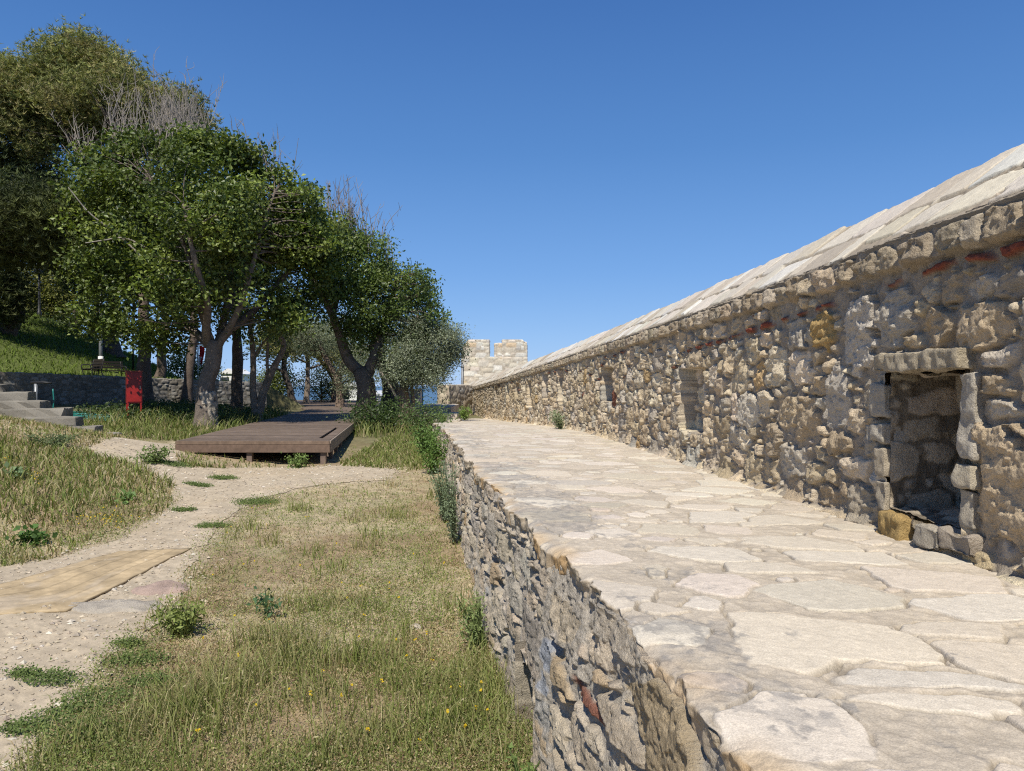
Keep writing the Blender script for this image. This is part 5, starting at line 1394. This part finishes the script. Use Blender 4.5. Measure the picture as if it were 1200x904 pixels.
# ================================================================== DECK
def build_deck():
    root = empty('wooden_deck', (-4.9, 13.8, .16)); tag(root, 'low dark brown wooden platform on posts under the trees', 'deck')
    zt = .607
    xl = lambda y: -6.29 - .142 * (y - 13.8) - np.maximum(0, y - 32) * .25
    xr = lambda y: -3.45 - .150 * (y - 13.8)
    rng = np.random.default_rng(71)
    a = Acc(); y = 13.83
    slot = lambda y: 14.5 < y < 18.2
    while y < 52:
        w = .138
        c = np.array((.16, .12, .092)) * rng.uniform(.8, 1.2) / 1.0 * rng.uniform(.82, 1.15)
        segs = [(xl(y), xr(y) - .0)] if not slot(y) else [(xl(y), xr(y) - .27), (xr(y) - .19, xr(y))]
        for (p, q) in segs:
            V, Q = box_data(0, 1, y, y + w, zt - .03, zt); V[:, 0] = np.where(V[:, 0] > .5, q + (-.15) * (V[:, 1] - y), p - .142 * (V[:, 1] - y)); a.add(V, Q, col=c)
        y += w + .007
    reloc(a.build('deck_boards', M_WOOD, smooth=False), root)
    # fascia: front, right, left; bevelled sections
    def beam(p, q, z0, z1, th, col, name='fascia'):
        p = np.array(p, float); q = np.array(q, float); t = q - p; L = np.linalg.norm(t); t /= L; n = np.array([t[1], -t[0]])
        V, T = bevel_box(0, L, 0, th, z0, z1, .006)
        W = np.stack([p[0] + t[0] * V[:, 0] + n[0] * V[:, 1], p[1] + t[1] * V[:, 0] + n[1] * V[:, 1], V[:, 2]], -1)
        b = Acc(); b.add(W, T=T, col=col); o = b.build(name, M_WOOD, smooth=False); reloc(o, root); return o
    beam((xl(13.8) - .03, 13.80), (xr(13.8) + .03, 13.80), zt - .062, zt - .002, .035, (.165, .115, .082))
    beam((xl(13.8) - .03, 13.795), (xr(13.8) + .03, 13.795), zt - .215, zt - .066, .03, (.14, .095, .07))
    beam((xr(13.8) + .002, 13.83), (xr(52) + .002, 52), zt - .215, zt - .002, .035, (.27, .215, .165))
    beam((xl(32) - .002, 32), (xl(13.83) - .002, 13.83), zt - .215, zt - .002, .035, (.18, .14, .115))
    beam((xl(47) - .002, 47), (xl(32) - .006, 32.0), zt - .215, zt - .002, .035, (.26, .20, .155))
    # posts
    def post(x, y):
        z0 = float(gz(x, y)) - .1
        b = Acc(); V, T = bevel_box(x - .05, x + .05, y - .05, y + .05, z0, zt - .218, .006); b.add(V, T=T, col=(.17, .125, .10)); o = b.build('post', M_WOOD, smooth=False); reloc(o, root)
    for x in (-6.15, -4.95, -3.56): post(x, 13.87)
    yy = 14.9
    while yy < 32:
        post(float(xr(yy)) - .08, yy); yy += 1.15
    for yy in (33.5, 36, 39, 42, 45): post(float(xl(yy)) + .1, yy)
    for yy in (16, 19, 22, 25, 28): post(float(xl(yy)) + .08, yy)
    b = Acc()
    for k in range(3):
        for yv in np.arange(14.2, 31, 1.2):
            pass
    for (off0) in (.5, 1.4, 2.3):
        V, Q = box_data(0, 1, 13.9, 31, zt - .18, zt - .034); V[:, 0] = xl(V[:, 1]) + off0 + .05 * V[:, 0]; b.add(V, Q, col=(.13, .10, .08))
    reloc(b.build('joist', M_WOOD, smooth=False), root)


# ================================================================== SMALL THINGS
def build_things():
    # red fire-hose cabinet on legs
    d = 21.2; x = (157 - 600) / F * d; z0 = float(gz(x, d)) - .02
    root = empty('hose_cabinet', (x, d, z0)); tag(root, 'red metal fire hose cabinet standing on legs before the far stone wall', 'cabinet')
    yaw = math.radians(32); cs, sn = math.cos(yaw), math.sin(yaw)
    def rot(V): return np.stack([V[:, 0] * cs - V[:, 1] * sn, V[:, 0] * sn + V[:, 1] * cs, V[:, 2]], -1)
    zb, zt = .50, 1.40
    def addp(name, V, T, mat, Q=None):
        a = Acc(); a.add(rot(V), Q, T, (.4, .02, .02)); return a.build(name, mat, root, smooth=False)
    V, T = bevel_box(-.20, .20, -.17, .17, zb, zt, .012); addp('body', V, T, M_RED)
    V, T = bevel_box(-.18, .18, -.187, -.173, zb + .04, zt - .04, .004); dr = addp('door', V, T, M_RED)
    V, T = bevel_box(.13, .15, -.212, -.189, .90, 1.0, .004); h = addp('handle', V, T, M_GREY); h.parent = dr
    V, T = bevel_box(-.22, .22, -.20, .19, zt + .002, zt + .03, .008); addp('top', V, T, plain_mat('faded_red', (.36, .10, .08), .6))
    for lx in (-.17, .17):
        for ly in (-.15, .15):
            V, T = bevel_box(lx - .022, lx + .022, ly - .022, ly + .022, -.03, zb + .004, .004); addp('leg', V, T, M_RED)
    # benches on the bank
    def bench(px, py, d, yaw, label):
        x = (px - 600) / F * d; z = float(gz(x, d))
        r = empty('park_bench', (x, d, z)); r.rotation_euler = (0, 0, yaw); r.scale = (.82, .82, .82); tag(r, label, 'bench', 'benches on the grass bank')
        for nm, lst in [('seat', [(-.75, .75, -.25 + .12 * k, -.16 + .12 * k, .42, .455) for k in range(4)]), ('backrest', [(-.75, .75, .22 + .03 * k, .25 + .03 * k, .55 + .13 * k, .65 + .13 * k) for k in range(3)])]:
            a = Acc()
            for b_ in lst: a.add(*(lambda vt: (vt[0], None, vt[1]))(bevel_box(*b_, .006)), col=(.06, .04, .03))
            a.build(nm, M_BENCH, r, smooth=False)
        for sx in (-.66, .66):
            a = Acc()
            for pts in [[(sx, -.28, 0), (sx, -.2, .22), (sx, -.24, .40)], [(sx, .34, 0), (sx, .22, .22), (sx, .20, .42), (sx, .30, .92)], [(sx, -.24, .40), (sx, .0, .40), (sx, .20, .42)], [(sx, -.25, .42), (sx, -.26, .62), (sx, .0, .65), (sx, .24, .62)]]:
                P, R = smooth_path(pts, [.025] * len(pts), 4); a.add(*tube(P, R, 6, 0), col=(.02, .02, .02))
            a.build('frame', M_BLACK, r)
        return r
    bench(108, 437, 28.9, -.75, 'dark slatted bench with backrest left of the grey lamp post above the stone wall')
    bench(129, 440, 29.9, .95, 'dark bench turned sideways right of the grey lamp post above the stone wall')
    # lamp posts
    def lathe(P, n=12):
        P = np.array(P); V = []; 
        return tube([(0, 0, p[1]) for p in P], [p[0] for p in P], n, 0)
    d = 38.0; x = (46 - 600) / F * d; z = float(gz(x, d))
    r = empty('lamp_post', (x, d, z)); tag(r, 'black post with a box lantern before the yellow green bush', 'lamp')
    a = Acc(); a.add(*lathe([(.11, -.1), (.11, .25), (.07, .3), (.055, 1.0), (.05, 2.2)]), col=(.02,) * 3); a.build('post', M_BLACK, r)
    a = Acc(); V, T = bevel_box(-.17, .17, -.17, .17, 2.22, 2.55, .02); a.add(V, T=T, col=(.03,) * 3); hd = a.build('lantern', M_BLACK, r, smooth=False)
    a = Acc(); a.add(*lathe([(.26, 2.552), (.10, 2.66), (.03, 2.72)], 8), col=(.03,) * 3); a.build('roof', M_BLACK, hd)
    d = 31.0; x = (118 - 600) / F * d; z = float(gz(x, d))
    r = empty('lamp_post', (x, d, z)); tag(r, 'slim grey steel pole with a white band beside the benches', 'lamp')
    a = Acc(); a.add(*lathe([(.075, -.1), (.07, 1.2), (.055, 3.4)]), col=(.2,) * 3); a.build('post', M_GREY, r)
    a = Acc(); a.add(*lathe([(.10, .35), (.10, .62)]), col=(.7,) * 3); a.build('band', M_WHITE, r)
    a = Acc(); a.add(*lathe([(.06, 3.402), (.19, 3.46), (.19, 3.62), (.05, 3.70)]), col=(.1,) * 3); a.build('lamp_head', M_BLACK, r)
    d = 39.0; x = (26 - 600) / F * d; z = float(gz(x, d))
    r = empty('bollard_light', (x, d, z)); tag(r, 'short dark bollard with a white glass cap on the bank', 'lamp')
    a = Acc(); a.add(*lathe([(.07, -.1), (.07, .62), (.09, .64)]), col=(.02,) * 3); a.build('post', M_BLACK, r)
    a = Acc(); a.add(*lathe([(.085, .642), (.10, .70), (.07, .78), (.02, .80)]), col=(.7,) * 3); a.build('white_cap', M_WHITE, r)
    d = 34.0; x = (156 - 600) / F * d; z = float(gz(x, d))
    a = Acc(); V, Q, T = lathe([(.04, -.1), (.035, 2.5), (.03, 5.0)]); a.add(V + np.array([x, d, z]), Q, T, (.05,) * 3); tag(a.build('pole', M_BLACK), 'thin dark pole just left of the tall pine trunk', 'pole')
    # flag on a pole
    d = 42.0; x = (232 - 600) / F * d; zt = float(at(232, 403, d)[2]); z = float(gz(x, d))
    r = empty('flag_pole', (x, d, z)); tag(r, 'white flag pole glimpsed left of the rough pale trunk', 'pole')
    a = Acc(); a.add(*lathe([(.05, -.1), (.045, 1.5), (.035, zt - z)]), col=(.7,) * 3); a.build('mast', M_WHITE, r)
    a = Acc(); a.add(*lathe([(.03, zt - z + .002), (.06, zt - z + .06), (.02, zt - z + .12)]), col=(.7,) * 3); a.build('finial', M_WHITE, r)
    u, v = np.meshgrid(np.linspace(0, 1, 14), np.linspace(0, 1, 24), indexing='ij')
    X = x + .06 + .30 * u * (1 - .25 * v) + .03 * np.sin(v * 5); Yf = d + .09 * np.sin(u * 9 + v * 2) * (u + .1); Zf = zt - .08 - 1.15 * v - .12 * u
    white = ((np.hypot((u - .5) * .9, (v - .78) * 1.0) < .26) & (np.hypot((u - .62) * .9, (v - .74)) > .16)) | ((v > .62) & (u < .25))
    cf = np.where(white[..., None], np.array((.75, .73, .72)), np.array((.50, .02, .025)))
    tag(mesh_obj('flag', np.stack([X, Yf, Zf], -1).reshape(-1, 3), quads=grid_faces(14, 24), col=cf.reshape(-1, 3), mat=M_FLAG), 'red flag with white marks hanging limp from the white pole', 'flag')
    # white marker post with a round finial, no lamp in it
    d = 41.0; x = (289 - 600) / F * d; z = float(gz(x, d))
    r = empty('marker_post', (x, d, z)); tag(r, 'small white marker post with round head between the trunks', 'lamp')
    hh = float(at(289, 452, d)[2]) - z
    a = Acc(); a.add(*lathe([(.14, -.1), (.12, hh * .3), (.09, hh * .62), (.04, hh * .72)]), col=(.8,) * 3); a.build('post', M_WHITE, r)
    a = Acc(); a.add(*lathe([(.03, hh * .722), (.09, hh * .80), (.09, hh * .92), (.03, hh)]), col=(.8,) * 3); a.build('white_cap', M_WHITE, r)
    # white buildings seen far between trunks
    def hut(px0, px1, pytop, d, dep, label, zbase):
        x0, x1 = (px0 - 600) / F * d, (px1 - 600) / F * d; zt = float(at(0, pytop, d)[2])
        r = empty('white_building', ((x0 + x1) / 2, d, zbase)); tag(r, label, 'building')
        c = np.array(r.location)
        a = Acc(); V, Q = box_data(x0, x1, d, d + dep, zbase, zt - .35); a.add(V - c, Q, col=(.78,) * 3); a.build('wall', M_WHITE, r, smooth=False)
        xm = (x0 + x1) / 2; e = .12
        V = np.array([(x0 - e, d - e, zt - .36), (x1 + e, d - e, zt - .36), (xm, d - e, zt), (x0 - e, d + dep + e, zt - .36), (x1 + e, d + dep + e, zt - .36), (xm, d + dep + e, zt)])
        V2 = V - np.array([0, 0, .06])
        a = Acc(); a.add(np.concatenate([V, V2]) - c, [(1, 4, 5, 2), (3, 0, 2, 5), (7, 8, 11, 10)[::-1], (9, 6, 8, 11)[::-1], (0, 3, 9, 6), (4, 1, 7, 10)], [(0, 1, 2), (4, 3, 5)], (.78,) * 3); a.build('roof', M_WHITE, r, smooth=False)
        a = Acc(); V, Q = box_data((x0 + xm) / 2 - .3, (x0 + xm) / 2 + .3, d - .03, d - .004, zt - 1.3, zt - .6); a.add(V - c, Q, col=(.1,) * 3); a.build('window', plain_mat('dark_glass', (.05, .06, .07), .2), r, smooth=False)
    hut(399, 420, 448, 56, 3, 'small white gabled building between the deck end and the forked tree', -.2)
    hut(431, 446, 458, 50, 3, 'low white gabled hut right of the forked trunk', -.6)
    hut(259, 276, 432, 50, 3, 'white building glimpsed between the dark trunks left of the deck', 0)
    # garden hose, standpipe, loose pipe
    d = 20.6; rng = np.random.default_rng(5)
    b = ground_px(62, 488)
    pts = [at(62, 456, 20.0), at(63, 470, 20.0), at(62, 484, 20.0)]
    base = at(64, 486, 20.0); base[2] = float(gz(base[0], base[1])) + .03; pts[2][2] = base[2] + .12; pts.append(base)
    c = at(100, 489, 20.2)
    for k in range(46):
        th = k / 46 * 2 * np.pi * 5 + 2.6; rx = .85 + .18 * math.sin(k * .7) + rng.normal(0, .03); ry = .42 + rng.normal(0, .03)
        px, py = c[0] + .1 + rx * math.cos(th), c[1] + ry * math.sin(th) + .02 * k
        pts.append(np.array([px, py, float(gz(px, py)) + .04 + .002 * k]))
    P, R = smooth_path(pts, [.019] * len(pts), 4)
    a = Acc(); a.add(*tube(P, R, 6, 0), col=(.02, .2, .18)); tag(a.build('garden_hose', M_HOSE), 'teal garden hose in loose coils on the grass by the steps', 'hose')
    x, y = at(42, 470, 19.6)[:2]; z = float(gz(x, y))
    r = empty('standpipe', (x, y, z)); tag(r, 'grey water standpipe with a dark crossbar beside the hose', 'tap')
    zz = float(at(42, 450, 19.6)[2]) - z
    a = Acc(); a.add(*tube([(0, 0, -.1), (0, 0, zz * .5), (0, 0, zz)], [.045, .045, .045], 10, 0), col=(.3,) * 3); a.build('post', M_GREY, r)
    a = Acc(); a.add(*tube([(-.12, 0, zz + .03), (.2, -.02, zz + .04), (.44, -.03, zz + .02)], [.035, .03, .025], 8, 0), col=(.03,) * 3); a.build('crossbar', M_BLACK, r)
    p, q = at(98, 478, 22.3), at(131, 486, 21.4)
    for w in (p, q): w[2] = float(gz(w[0], w[1])) + .05
    a = Acc(); a.add(*tube([p, (p + q) / 2 + np.array([0, 0, .02]), q], [.035] * 3, 8, 0), col=(.3,) * 3); tag(a.build('loose_pipe', M_GREY), 'loose grey pipe lying behind the coiled hose', 'pipe')
    # wood-look mat on the path
    quad = np.array([ground_px(*p) for p in [(-60, 727), (76, 719), (222, 645), (142, 648), (-60, 706)]])
    cen = quad.mean(0)
    s_, t_ = np.meshgrid(np.linspace(0, 1, 90), np.linspace(0, 1, 44), indexing='ij')
    bot = np.array([np.interp(s_[:, 0], [0, .45, 1], [quad[0][k], quad[1][k], quad[2][k]]) for k in range(2)]).T
    top = np.array([np.interp(s_[:, 0], [0, 1], [quad[4][k], quad[3][k]]) for k in range(2)]).T
    XY = bot[:, None] * (1 - t_[..., None]) + top[:, None] * t_[..., None]
    XY = XY + .02 * np.stack([fbm(s_ * 9, t_ * 5, octv=2, seed=5), fbm(s_ * 9 + 5, t_ * 5, octv=2, seed=6)], -1)
    Z = tz(XY[..., 0], XY[..., 1]) + micro(XY[..., 0], XY[..., 1]) * .6 + .022 + .006 * fbm(s_ * 7, t_ * 7, octv=2, seed=8)
    row = np.floor(t_ * 5); brick = np.floor(s_ * 12 + (row % 2) * .5 + row * .37)
    cm = np.array((.44, .335, .20)) * (.88 + .24 * _hash(row, brick, row * 0, 3))[..., None]
    line = (np.abs(t_ * 5 - np.round(t_ * 5)) < .05); cm = np.where(line[..., None], cm * .72, cm)
    cm = cm * (1 + .12 * fbm(s_ * 30, t_ * 8, octv=3, seed=12))[..., None]
    dust = ss(.1, .5, fbm(s_ * 5, t_ * 4, octv=3, seed=13))[..., None] * .7; cm = cm * (1 - dust) + np.array((.44, .36, .26)) * dust
    V = np.stack([XY[..., 0], XY[..., 1], Z], -1).reshape(-1, 3)
    V2 = V - np.array([0, 0, .012]); q = grid_faces(90, 44)
    n = len(V); rim = []
    ids = np.arange(n).reshape(90, 44)
    loop = list(ids[:, 0]) + list(ids[-1, 1:]) + list(ids[-2::-1, -1]) + list(ids[0, -2:0:-1])
    rim = [(loop[i], loop[(i + 1) % len(loop)], loop[(i + 1) % len(loop)] + n, loop[i] + n) for i in range(len(loop))]
    tag(mesh_obj('floor_mat', np.concatenate([V, V2]), quads=np.concatenate([q[:, ::-1], q + n, np.array(rim)]), col=np.concatenate([cm.reshape(-1, 3)] * 2), mat=M_WOOD), 'worn tan wood-look mat laid across the gravel path', 'mat')
    # flat rocks showing in the path
    def rock(px, py, rx, ry, h, label, seed, col=(.42, .37, .30)):
        g = ground_px(px, py)
        u, v = np.meshgrid(np.linspace(0, 2 * np.pi, 40, endpoint=False), np.linspace(0, 1, 12), indexing='ij')
        rad = np.sin(v * np.pi / 2) ; hh = np.cos(v * np.pi / 2) ** .5
        nn = fbm(np.cos(u) * 1.5 + seed, np.sin(u) * 1.5, octv=3, seed=seed)
        X = g[0] + rx * rad * (1 + .35 * nn) * np.cos(u); Y = g[1] + ry * rad * (1 + .35 * nn) * np.sin(u)
        n3 = fbm(X * 9, Y * 9, octv=4, seed=seed + 1)
        Z = gz(X, Y) - .02 + h * hh * (1 + .5 * n3)
        i = np.arange(40)[:, None] * 12 + np.arange(11)[None]; j = ((np.arange(40) + 1) % 40)[:, None] * 12 + np.arange(11)[None]
        tag(mesh_obj('rock', np.stack([X, Y, Z], -1).reshape(-1, 3), quads=np.stack([i, i + 1, j + 1, j], -1).reshape(-1, 4), col=(np.array(col) * (1 + .25 * n3)[..., None]).reshape(-1, 3), mat=M_STONE), label, 'rock')
    rock(135, 712, .34, .16, .06, 'flat pale rock in the path at the lower edge of the mat', 3)
    rock(190, 690, .22, .2, .05, 'pinkish flat rock beside the right end of the mat', 5, (.42, .31, .25))
    rock(700 - 205, 690 + 30, .09, .06, .05, 'small white stone in the grass', 9, (.5, .47, .42)) if False else None
    rock(487, 738, .05, .04, .04, 'small pale stone lying in the grass below the walkway wall', 11, (.48, .42, .34))
    # pavement slabs by the steps
    # weeds
    weed('broad_leaf_plant', 'dark green broad leaved plant at the foot of the grassy mound', *ground_px(36, 638), .16, .20, 14, .075, (.05, .10, .022), seed=1, leafn=8, broad=True)
    weed('broad_leaf_plant', 'light green broad leaved rosette half way up the mound', *ground_px(150, 588), .10, .22, 9, .09, (.12, .19, .06), seed=2, leafn=6, broad=True)
    weed('broad_leaf_plant', 'grey green leafy plant on the mound by the left frame edge', *ground_px(20, 562), .16, .22, 9, .08, (.12, .17, .08), seed=3, leafn=7, broad=True)
    g = ground_px(185, 745)
    ex = lambda y, off: float(edge_x(y)) - off
    weed('tall_weed', 'tallest grey green bushy weed against the middle of the walkway wall', ex(7.6, .16), 7.6, .88, .26, 26, .032, (.135, .17, .10), seed=4, leafn=46, wall=True)
    weed('tall_weed', 'grey green weed against the walkway wall behind the tallest weed', ex(8.8, .2), 8.8, .75, .34, 22, .036, (.125, .16, .09), seed=5, leafn=40, wall=True)
    weed('tall_weed', 'bright green weed with narrow leaves at the foot of the walkway wall before the opening', ex(4.6, .16), 4.6, .34, .24, 30, .03, (.15, .19, .07), seed=6, leafn=22, wall=True)
    weed('tall_weed', 'bright green bushy weed at the far end of the walkway wall', ex(12.5, .3), 12.5, .8, .38, 22, .06, (.09, .15, .035), seed=7, leafn=44)
    weed('tall_weed', 'leafy weed in the shade where the walkway wall meets the olive', ex(15.5, .35), 15.5, .75, .45, 22, .07, (.07, .12, .03), seed=8, leafn=44)
    weed('tall_weed', 'small weed in the grass at the bottom end of the walkway wall', ex(2.95, .14), 2.95, .17, .14, 16, .03, (.12, .17, .05), seed=9, leafn=16)
    weed('tall_weed', 'pale grey green weed at the foot of the parapet below the slits', float(face_x(14.5)) - .16, 14.5, .36, .34, 22, .05, (.17, .20, .12), seed=10, leafn=30, z=float(walk_z(14.5)), wall=True)
    weed('tall_weed', 'green weed at the foot of the parapet by the gate steps', -1.45, 22.6, .42, .26, 14, .07, (.12, .18, .04), seed=11, leafn=26, z=.60)
    weed('tall_weed', 'low green weed on the walkway edge before the gate steps', -2.02, 21.5, .32, .22, 12, .06, (.13, .18, .05), seed=12, leafn=22, z=float(walk_z(21.3)))
    weed('tall_weed', 'dark green thistle standing in the dry grass', *ground_px(312, 726), .22, .06, 4, .05, (.06, .11, .05), seed=13, leafn=20)
    weed('tall_weed', 'grassy bright green clump beside the bare patch of the path', *ground_px(215, 745), .26, .20, 34, .04, (.16, .19, .055), seed=14, leafn=18)
    weed('flowering_weed', 'mauve flowering weed on top of the mound below the steps', *ground_px(60, 524), .22, .5, 26, .05, (.10, .13, .06), seed=15, leafn=30)
    weed('tall_weed', 'dark leafy weed in front of the deck near its right post', *ground_px(350, 548), .24, .2, 14, .07, (.12, .17, .05), seed=16, leafn=20)
    weed('tall_weed', 'green weed on the paving left of the deck', *ground_px(178, 543), .28, .38, 18, .07, (.11, .15, .05), seed=17, leafn=26)


# ================================================================== SEA, SKY, LIGHT, CAMERA
def build_world():
    m, nt, out = new_mat('sea_water'); L = nt.links.new
    b = nt.nodes.new('ShaderNodeBsdfPrincipled'); b.inputs['Base Color'].default_value = (.09, .17, .26, 1); b.inputs['Roughness'].default_value = .4
    co = nt.nodes.new('ShaderNodeTexCoord').outputs['Object']; n = noise_node(nt, .12, 6, .65, co)
    bp = nt.nodes.new('ShaderNodeBump'); bp.inputs['Strength'].default_value = 1; bp.inputs['Distance'].default_value = 6; L(n.outputs['Fac'], bp.inputs['Height']); L(bp.outputs[0], b.inputs['Normal'])
    L(b.outputs[0], out.inputs['Surface'])
    S = 30000.0
    o = mesh_obj('sea', [(-S, -S, -34), (S, -S, -34), (S, S, -34), (-S, S, -34)], quads=[(0, 1, 2, 3)], mat=m); tag(o, kind='structure')
    w = bpy.data.worlds.new('World'); scene.world = w; w.use_nodes = True
    nt = w.node_tree; nt.nodes.clear()
    sky = nt.nodes.new('ShaderNodeTexSky'); sky.sky_type = 'NISHITA'; sky.sun_disc = False
    EL, AZ = 52.0, 9.5
    sky.sun_elevation = math.radians(EL); sky.sun_rotation = math.radians(180 + AZ)
    sky.altitude = 50; sky.air_density = 1.0; sky.dust_density = 0; sky.ozone_density = 1.6
    bg = nt.nodes.new('ShaderNodeBackground'); bg.inputs['Strength'].default_value = .10
    ow = nt.nodes.new('ShaderNodeOutputWorld')
    hs = nt.nodes.new('ShaderNodeHueSaturation'); hs.inputs['Saturation'].default_value = 1.15
    nt.links.new(sky.outputs[0], hs.inputs['Color'])
    # clear spring air: the band above the horizon stays blue
    tc = nt.nodes.new('ShaderNodeTexCoord'); sx = nt.nodes.new('ShaderNodeSeparateXYZ'); nt.links.new(tc.outputs['Generated'], sx.inputs[0])
    cr = nt.nodes.new('ShaderNodeValToRGB'); el = cr.color_ramp.elements
    el[0].position = 0.0; el[0].color = (.235, .43, .77, 1); el[1].position = 1.0; el[1].color = (.03, .09, .28, 1)
    for p_, c_ in [(.15, (.135, .305, .65, 1)), (.30, (.076, .21, .51, 1)), (.46, (.046, .143, .405, 1))]:
        e_ = el.new(p_); e_.color = c_
    nt.links.new(sx.outputs[2], cr.inputs[0])
    sc_ = nt.nodes.new('ShaderNodeVectorMath'); sc_.operation = 'SCALE'; sc_.inputs['Scale'].default_value = 9.6; nt.links.new(cr.outputs[0], sc_.inputs[0])
    mx = nt.nodes.new('ShaderNodeMixRGB'); mx.inputs[0].default_value = .85
    nt.links.new(hs.outputs[0], mx.inputs[1]); nt.links.new(sc_.outputs[0], mx.inputs[2]); nt.links.new(mx.outputs[0], bg.inputs['Color']); nt.links.new(bg.outputs[0], ow.inputs['Surface'])
    ld = bpy.data.lights.new('sun', 'SUN'); ld.energy = 4.4; ld.angle = math.radians(.53); ld.color = (1, .945, .84)
    lo = bpy.data.objects.new('sun', ld); COL.objects.link(lo)
    e, a = math.radians(EL), math.radians(AZ)
    s = Vector((-math.sin(a) * math.cos(e), -math.cos(a) * math.cos(e), math.sin(e)))
    lo.rotation_euler = (-s).to_track_quat('-Z', 'Y').to_euler(); lo.location = (0, -5, 20)
    cd = bpy.data.cameras.new('camera'); cam = bpy.data.objects.new('camera', cd); COL.objects.link(cam)
    cd.sensor_width = 36; cd.sensor_fit = 'HORIZONTAL'; cd.lens = F / 1200 * 36; cd.clip_start = .05; cd.clip_end = 60000
    cam.location = (0, 0, EYE); cam.rotation_euler = (math.radians(90), 0, 0)
    scene.camera = cam
    v = scene.view_settings; v.view_transform = 'Standard'; v.look = 'None'; v.exposure = .34; v.gamma = 1; v.use_curve_mapping = False
    scene.cycles.use_denoising = False; scene.cycles.filter_width = 1.15; scene.cycles.sample_clamp_indirect = 6
    scene.cycles.max_bounces = 6; scene.cycles.transparent_max_bounces = 4


build_ground()
build_walkway()
build_parapet()
build_far_stone()
build_deck()
build_trees()
build_things()
build_grass()
build_world()
